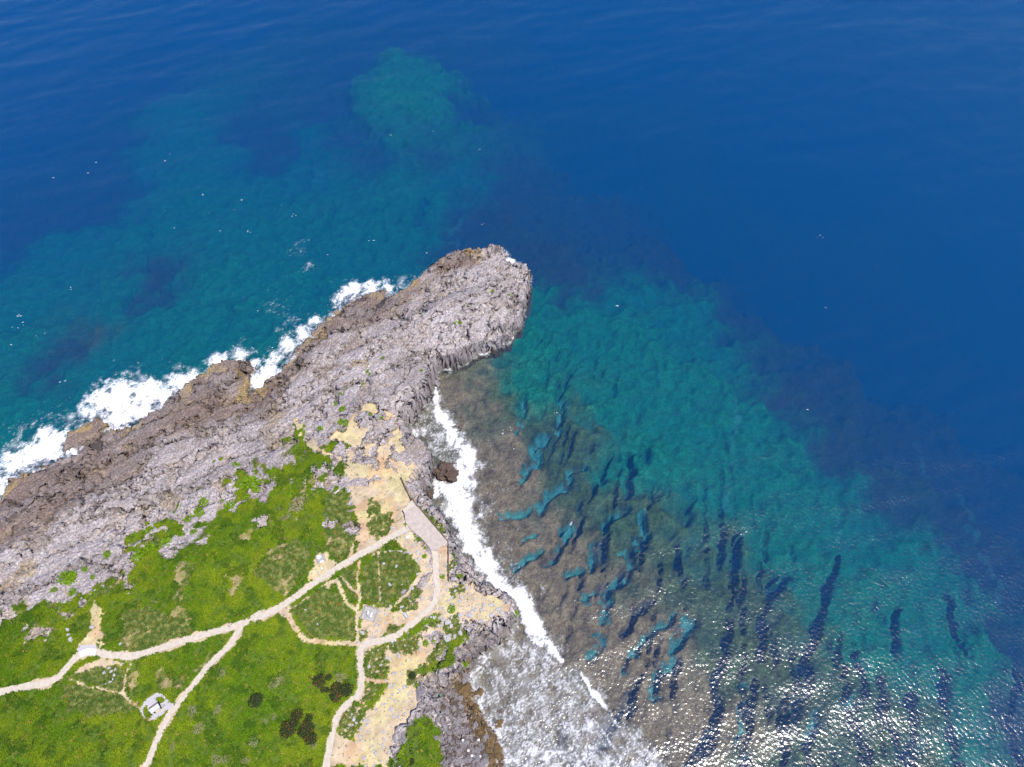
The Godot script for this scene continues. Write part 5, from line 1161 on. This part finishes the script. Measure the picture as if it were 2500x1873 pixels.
func build_things() -> void:
	rng.seed = 81
	# low wall along the cliff side of the plaza
	var w := Vector2(WALL[0], WALL[1])
	var o := thing("low_wall", Vector3(w.x, ground(w.x, w.y), w.y), 0.0, "low brown wall along the cliff edge beside the concrete plaza", "wall")
	for i in WALL.size() / 2 - 1:
		var a := Vector2(WALL[i * 2], WALL[i * 2 + 1])
		var b := Vector2(WALL[i * 2 + 2], WALL[i * 2 + 3])
		var bits := int(ceil(a.distance_to(b) / 2.2))
		for k in bits:
			var p := a.lerp(b, float(k) / bits)
			var q := a.lerp(b, float(k + 1) / bits)
			var ya := ground(p.x, p.y)
			var yb := ground(q.x, q.y)
			var mid := (p + q) * 0.5
			part("wall_section", bevel_box(Vector3(p.distance_to(q) - 0.03, 1.5, 0.32)), mats.wall_stone, o, Vector3(mid.x, maxf(ya, yb) + 0.15, mid.y) - o.position, Vector3(0, -(q - p).angle(), 0))
	# paved square with the stone stele
	var c := Vector2.ZERO
	var e: Array = []
	for i in 4:
		e.append(Vector2(MONUMENT[i * 2], MONUMENT[i * 2 + 1])); c += e[i] / 4.0
	var y := highest(MONUMENT)
	var turn: float = -(e[1] - e[0]).angle()
	var sx: float = e[0].distance_to(e[1])
	var sz: float = e[1].distance_to(e[2])
	o = thing("monument", Vector3(c.x, y, c.y), turn, "grey stone stele on a square paved terrace with low kerbs", "monument")
	part("terrace", bevel_box(Vector3(sx - 0.5, 0.5, sz - 0.5)), mats.paver, o, Vector3(0, -0.02, 0))
	for i in 5:
		for k in 5:
			part("paver", bevel_box(Vector3((sx - 0.7) / 5 - 0.05, 0.1, (sz - 0.7) / 5 - 0.05), 0.02), [mats.paver, mats.grey_stone][int(rng.randf() < 0.3)], o, Vector3((i - 2) * (sx - 0.7) / 5, 0.26 + rng.randf() * 0.02, (k - 2) * (sz - 0.7) / 5))
	for s in [-1.0, 1.0]:
		part("kerb", bevel_box(Vector3(0.22, 0.8, sz)), mats.grey_stone, o, Vector3(s * sx * 0.5, 0.1, 0))
	part("kerb", bevel_box(Vector3(sx - 0.25, 0.8, 0.22)), mats.grey_stone, o, Vector3(0, 0.1, -sz * 0.5))
	var st := part("stele_base", bevel_box(Vector3(1.1, 0.5, 1.9)), mats.grey_stone, o, Vector3(0.1, 0.5, 0.2))
	part("stele", bevel_box(Vector3(0.5, 1.9, 1.2), 0.06), mats.white_stone, st, Vector3(-0.1, 1.2, 0))
	part("stone_step", bevel_box(Vector3(0.5, 0.25, 1.5)), mats.white_stone, st, Vector3(0.75, -0.1, 0))
	# white carved stone on a stepped plinth
	o = thing("stone_statue", Vector3(SHRINE.x, ground(SHRINE.x, SHRINE.y), SHRINE.y), 0.45, "white carved stone on grey stepped plinth in a dirt bay beside the long footpath", "statue")
	part("lower_step", bevel_box(Vector3(3.0, 0.5, 2.7)), mats.grey_stone, o, Vector3(0, 0.2, 0))
	part("upper_step", bevel_box(Vector3(2.2, 0.6, 2.0)), mats.grey_stone, o, Vector3(-.1, 0.72, -.2))
	part("carved_stone", rock_mesh(411, 14, 20, 0.3), mats.white_stone, o, Vector3(-0.2, 1.7, -0.3), Vector3.ZERO, Vector3(1.0, 0.9, 0.7))
	part("carved_top", rock_mesh(414, 12, 18, 0.25), mats.white_stone, o, Vector3(-0.35, 2.4, -0.45), Vector3(0, 0, 0.3), Vector3(0.5, 0.8, 0.4))
	part("inscription_slab", bevel_box(Vector3(1.3, 0.14, 0.8)), mats.white_stone, o, Vector3(0.1, 0.55, 1.0), Vector3(0.35, 0, 0))
	o = thing("offering_stone", Vector3(SMALLSTONE.x, ground(SMALLSTONE.x, SMALLSTONE.y), SMALLSTONE.y), 0.2, "small pale square stone on the dirt in front of the carved statue", "stone")
	part("base", bevel_box(Vector3(0.9, 0.3, 0.9)), mats.grey_stone, o, Vector3(0, 0.12, 0))
	part("top", bevel_box(Vector3(0.65, 0.4, 0.65), 0.06), mats.white_stone, o, Vector3(0, 0.45, 0))
	build_hut()
	# information board and stone bench
	o = thing("information_board", Vector3(SIGNBENCH.x, ground(SIGNBENCH.x, SIGNBENCH.y), SIGNBENCH.y), -0.95, "slanted pale information board on short posts beside the curved footpath", "sign")
	part("panel", bevel_box(Vector3(2.0, 0.08, 0.85), 0.02), mats.roof_pale, o, Vector3(0, 0.95, 0), Vector3(0.5, 0, 0))
	part("frame", bevel_box(Vector3(2.15, 0.1, 1.0), 0.02), mats.timber, o, Vector3(0, 0.86, -0.01), Vector3(0.5, 0, 0))
	for s in [-1.0, 1.0]: part("post", bevel_box(Vector3(0.14, 0.9, 0.14), 0.02), mats.timber, o, Vector3(s * 0.8, 0.4, 0))
	o = thing("stone_bench", Vector3(WHITESIGN.x, ground(WHITESIGN.x, WHITESIGN.y), WHITESIGN.y), 0.6, "white stone bench on bare dirt beside the plaza", "bench")
	part("seat", bevel_box(Vector3(1.9, 0.12, 0.5)), mats.white_stone, o, Vector3(0, 0.46, 0))
	for s in [-1.0, 1.0]: part("leg", bevel_box(Vector3(0.25, 0.42, 0.42)), mats.white_stone, o, Vector3(s * 0.65, 0.2, 0))
	# flotsam
	for i in DEBRIS.size() / 2:
		var p := Vector3(DEBRIS[i * 2], 0, DEBRIS[i * 2 + 1])
		p.y = ground(p.x, p.z) + 0.25
		o = thing("fishing_float", p, rng.randf() * TAU, "pink fishing float washed up among the beach rubble" if i == 4 else "white fishing float washed up among the beach rubble", "float", "" if i == 4 else "white floats on the beach")
		var sp := SphereMesh.new(); sp.radius = 0.42; sp.height = 0.9; sp.radial_segments = 16; sp.rings = 10
		part("shell", sp, plain(Color(.7, .3, .3) if i == 4 else Color(.78, .78, .76), 0.5), o, Vector3(0, 0.1, 0))
		var to := TorusMesh.new(); to.inner_radius = 0.05; to.outer_radius = 0.12; to.rings = 10; to.ring_segments = 6
		part("eyelet", to, plain(Color(.3, .3, .3)), o, Vector3(0, 0.6, 0), Vector3(PI / 2, 0, 0))
	o = thing("fish_crate", Vector3(CRATE.x, ground(CRATE.x, CRATE.y) + 0.7, CRATE.y), 0.7, "turquoise plastic crate stranded on the rubble beach below the cliff", "crate")
	var teal := plain(Color(.02, .42, .32), 0.6)
	part("floor", bevel_box(Vector3(1.3, 0.06, 0.9), 0.02), teal, o)
	for s in [-1.0, 1.0]:
		part("side", bevel_box(Vector3(1.3, 0.45, 0.05), 0.02), teal, o, Vector3(0, 0.25, s * 0.43))
		part("end", bevel_box(Vector3(0.05, 0.45, 0.8), 0.02), teal, o, Vector3(s * 0.63, 0.25, 0))
	build_people()

func build_hut() -> void:
	var e: Array = []
	var c := Vector2.ZERO
	for i in 4:
		e.append(Vector2(HUT[i * 2], HUT[i * 2 + 1])); c += e[i] / 4.0
	var long: float = maxf(e[0].distance_to(e[1]), e[2].distance_to(e[3]))
	var wide: float = e[1].distance_to(e[2])
	var y := ground(c.x, c.y)
	var o := thing("rest_shelter", Vector3(c.x, y, c.y), -(e[1] - e[0]).angle(), "open rest shelter with a pale two-sided roof on the oval grey pavement", "shelter")
	part("floor", bevel_box(Vector3(long, 0.7, wide)), mats.concrete, o, Vector3(0, 0.0, 0))
	for sx in [-1.0, 1.0]:
		for sz in [-1.0, 1.0]:
			part("post", bevel_box(Vector3(0.22, 2.3, 0.22), 0.02), mats.timber, o, Vector3(sx * long * 0.38, 1.45, sz * wide * 0.34))
	var pitch := 0.38
	for sz in [-1.0, 1.0]:
		var roof := part("roof_slope", bevel_box(Vector3(long * 1.05, 0.12, wide * 0.56), 0.03), mats.roof_pale if sz > 0 else mats.roof_tile, o, Vector3(0, 3.05, sz * wide * 0.27), Vector3(sz * pitch, 0, 0))
		for k in 9:
			part("roof_rib", bevel_box(Vector3(0.1, 0.06, wide * 0.555), 0.02), mats.roof_pale if sz > 0 else mats.roof_tile, roof, Vector3((k - 4) * long * 0.125, 0.08, 0))
	part("ridge", bevel_box(Vector3(long * 1.08, 0.22, 0.4), 0.05), mats.white_stone, o, Vector3(0, 3.38, 0))
	part("bench", bevel_box(Vector3(long * 0.6, 0.1, 0.45), 0.02), mats.timber, o, Vector3(0, 0.8, -wide * 0.2))
	part("side_table", bevel_box(Vector3(0.9, 0.5, 0.5)), mats.grey_stone, o, Vector3(long * 0.62, 0.35, 0.3))

# ---------------------------------------------------------------- people
func capsule(p: Vector3, a: Vector3, b: Vector3, ra: float, rb: float) -> float:
	var ab := b - a
	var t := clampf((p - a).dot(ab) / ab.length_squared(), 0.0, 1.0)
	return p.distance_to(a + ab * t) - lerpf(ra, rb, t)

func body_mesh(bones: Array, cell_size: float, paint: Callable) -> ArrayMesh:
	# smooth union of tapered capsules, meshed as surface nets
	var lo := Vector3(1e9, 1e9, 1e9)
	var hi := -lo
	for b in bones:
		for k in 2:
			lo = lo.min(b[k] - Vector3.ONE * b[2 + k]); hi = hi.max(b[k] + Vector3.ONE * b[2 + k])
	lo -= Vector3.ONE * cell_size * 2.0
	var n := Vector3i(((hi - lo) / cell_size).ceil()) + Vector3i(3, 3, 3)
	var f := PackedFloat32Array(); f.resize(n.x * n.y * n.z)
	var at := func(x: int, y: int, z: int) -> int: return (z * n.y + y) * n.x + x
	for z in n.z:
		for y in n.y:
			for x in n.x:
				var p := lo + Vector3(x, y, z) * cell_size
				var s := 0.0
				for b in bones: s += exp(-clampf(capsule(p, b[0], b[1], b[2], b[3]), -0.4, 0.6) * 45.0)
				f[(z * n.y + y) * n.x + x] = -log(s) / 45.0
	var vid := {}
	var verts := PackedVector3Array()
	for z in n.z - 1:
		for y in n.y - 1:
			for x in n.x - 1:
				var sum := Vector3.ZERO
				var cnt := 0
				for e in [[0, 0, 0, 1, 0, 0], [0, 1, 0, 1, 1, 0], [0, 0, 1, 1, 0, 1], [0, 1, 1, 1, 1, 1], [0, 0, 0, 0, 1, 0], [1, 0, 0, 1, 1, 0], [0, 0, 1, 0, 1, 1], [1, 0, 1, 1, 1, 1], [0, 0, 0, 0, 0, 1], [1, 0, 0, 1, 0, 1], [0, 1, 0, 0, 1, 1], [1, 1, 0, 1, 1, 1]]:
					var va := f[((z + e[2]) * n.y + y + e[1]) * n.x + x + e[0]]
					var vb := f[((z + e[5]) * n.y + y + e[4]) * n.x + x + e[3]]
					if (va < 0) != (vb < 0):
						sum += Vector3(e[0], e[1], e[2]).lerp(Vector3(e[3], e[4], e[5]), va / (va - vb)); cnt += 1
				if cnt:
					vid[Vector3i(x, y, z)] = verts.size()
					verts.append(lo + (Vector3(x, y, z) + sum / cnt) * cell_size)
	var st := SurfaceTool.new(); st.begin(Mesh.PRIMITIVE_TRIANGLES); st.set_smooth_group(0)
	for v in verts:
		st.set_color(paint.call(v)); st.add_vertex(v)
	var axes := [Vector3i(1, 0, 0), Vector3i(0, 1, 0), Vector3i(0, 0, 1)]
	for z in range(1, n.z - 1):
		for y in range(1, n.y - 1):
			for x in range(1, n.x - 1):
				var va := f[(z * n.y + y) * n.x + x]
				for d in 3:
					var q: Vector3i = Vector3i(x, y, z) + axes[d]
					var vb := f[(q.z * n.y + q.y) * n.x + q.x]
					if (va < 0) == (vb < 0): continue
					var u: Vector3i = axes[(d + 1) % 3]
					var w: Vector3i = axes[(d + 2) % 3]
					var c := Vector3i(x, y, z)
					var k := [vid[c - u - w], vid[c - w], vid[c], vid[c - u]]
					if va > 0: k = [k[3], k[2], k[1], k[0]]
					for t in [0, 2, 1, 0, 3, 2]: st.add_index(k[t])
	st.generate_normals()
	return st.commit()

func build_people() -> void:
	var looks := [
		["person in white shirt and dark trousers walking on the footpath", Color(.75, .76, .78), Color(.03, .035, .05)],
		["person in pale blue shirt and dark shorts walking on the footpath", Color(.45, .58, .75), Color(.05, .05, .07)]]
	for i in 2:
		var x := PEOPLE[i * 2]
		var z := PEOPLE[i * 2 + 1]
		var st := 1.0 if i == 0 else -1.0
		var bones := [
			[Vector3(-.09, .93, 0), Vector3(-.1, .5, .12 * st), .095, .065], [Vector3(-.1, .5, .12 * st), Vector3(-.1, .09, -.04 * st + .02), .062, .04], [Vector3(-.1, .05, -.05 * st), Vector3(-.11, .04, -.05 * st + .17), .045, .035],
			[Vector3(.09, .93, 0), Vector3(.1, .5, -.1 * st), .095, .065], [Vector3(.1, .5, -.1 * st), Vector3(.1, .09, -.22 * st), .062, .04], [Vector3(.1, .05, -.22 * st), Vector3(.11, .04, -.22 * st + .17), .045, .035],
			[Vector3(0, .95, 0), Vector3(0, 1.2, 0), .135, .13], [Vector3(0, 1.2, 0), Vector3(0, 1.38, -.01), .14, .12], [Vector3(-.14, 1.4, 0), Vector3(.14, 1.4, 0), .075, .075],
			[Vector3(-.2, 1.39, 0), Vector3(-.25, 1.12, -.06 * st), .055, .045], [Vector3(-.25, 1.12, -.06 * st), Vector3(-.25, .9, .05), .042, .032],
			[Vector3(.2, 1.39, 0), Vector3(.25, 1.12, .06 * st), .055, .045], [Vector3(.25, 1.12, .06 * st), Vector3(.25, .9, .12), .042, .032],
			[Vector3(0, 1.42, 0), Vector3(0, 1.52, .01), .055, .052], [Vector3(0, 1.6, .02), Vector3(0, 1.67, 0), .085, .095], [Vector3(0, 1.6, .11), Vector3(0, 1.57, .125), .018, .02]]
		for s in [-1.0, 1.0]:
			var wr := Vector3(s * .25, .88, .05 if s < 0 else .12)
			bones.append([wr, wr + Vector3(0, -.09, .015), .03, .034])
			for k in 4: bones.append([wr + Vector3(0, -.09, .015 + (k - 1.5) * .02), wr + Vector3(-s * .02, -.17 + absf(k - 1.3) * .012, .03 + (k - 1.5) * .021), .011, .009])
			bones.append([wr + Vector3(0, -.03, .03), wr + Vector3(-s * .015, -.09, .07), .012, .01])
		var top: Color = looks[i][1]
		var bottom: Color = looks[i][2]
		var paint := func(v: Vector3) -> Color:
			if v.y > 1.45: return Color(.42, .25, .17)
			if absf(v.x) > .19 and v.y < 1.2: return Color(.42, .25, .17)
			if v.y > .93: return top
			if v.y < .1: return Color(.1, .1, .1)
			if i == 1 and v.y < .5: return Color(.42, .25, .17)
			return bottom
		var o := thing("person", Vector3(x, ground(x, z) + 0.16, z), 1.2, looks[i][0], "person", "")
		part("body", body_mesh(bones, 0.036, paint), mats.person, o)
		part("hair", body_mesh([[Vector3(0, 1.68, -.03), Vector3(0, 1.72, 0), .1, .088], [Vector3(0, 1.6, -.05), Vector3(0, 1.68, -.04), .075, .09]], 0.02, func(_v: Vector3) -> Color: return Color(.02, .015, .012)), mats.person, o)

# ---------------------------------------------------------------- scene
func _ready() -> void:
	var cam := Camera3D.new()
	cam.name = "camera"; cam.fov = 56.8; cam.near = 1.0; cam.far = 9000.0
	cam.position = Vector3(0, 260, 0); cam.rotation_degrees = Vector3(-58, 0, 0)
	add_child(cam)
	var we := WorldEnvironment.new()
	var env := Environment.new()
	we.environment = env; we.name = "world"; add_child(we)
	env.background_mode = Environment.BG_SKY
	env.tonemap_mode = Environment.TONE_MAPPER_LINEAR
	env.tonemap_exposure = 1.62
	env.sdfgi_enabled = true; env.ssao_enabled = true; env.ssil_enabled = true
	env.volumetric_fog_enabled = true; env.volumetric_fog_density = 0.0
	var sky := Sky.new()
	var air := ProceduralSkyMaterial.new()
	air.sky_top_color = Color(.17, .37, .72); air.sky_horizon_color = Color(.68, .77, .86)
	air.ground_bottom_color = Color(.1, .2, .4); air.ground_horizon_color = Color(.68, .77, .86)
	sky.sky_material = air; env.sky = sky
	var sun := DirectionalLight3D.new()
	sun.name = "sun"; sun.light_energy = 1.4; sun.light_color = Color(1, .98, .95)
	sun.light_angular_distance = 0.5; sun.shadow_enabled = true
	add_child(sun)
	sun.look_at_from_position(Vector3.ZERO, -Vector3(.36, 1.14, .24), Vector3(0, 0, 1))
	make_materials()
	build_land()
	build_sea()
	build_paving()
	build_flecks()
	build_foam()
	build_cover()
	build_plants()
	build_rocks()
	build_things()
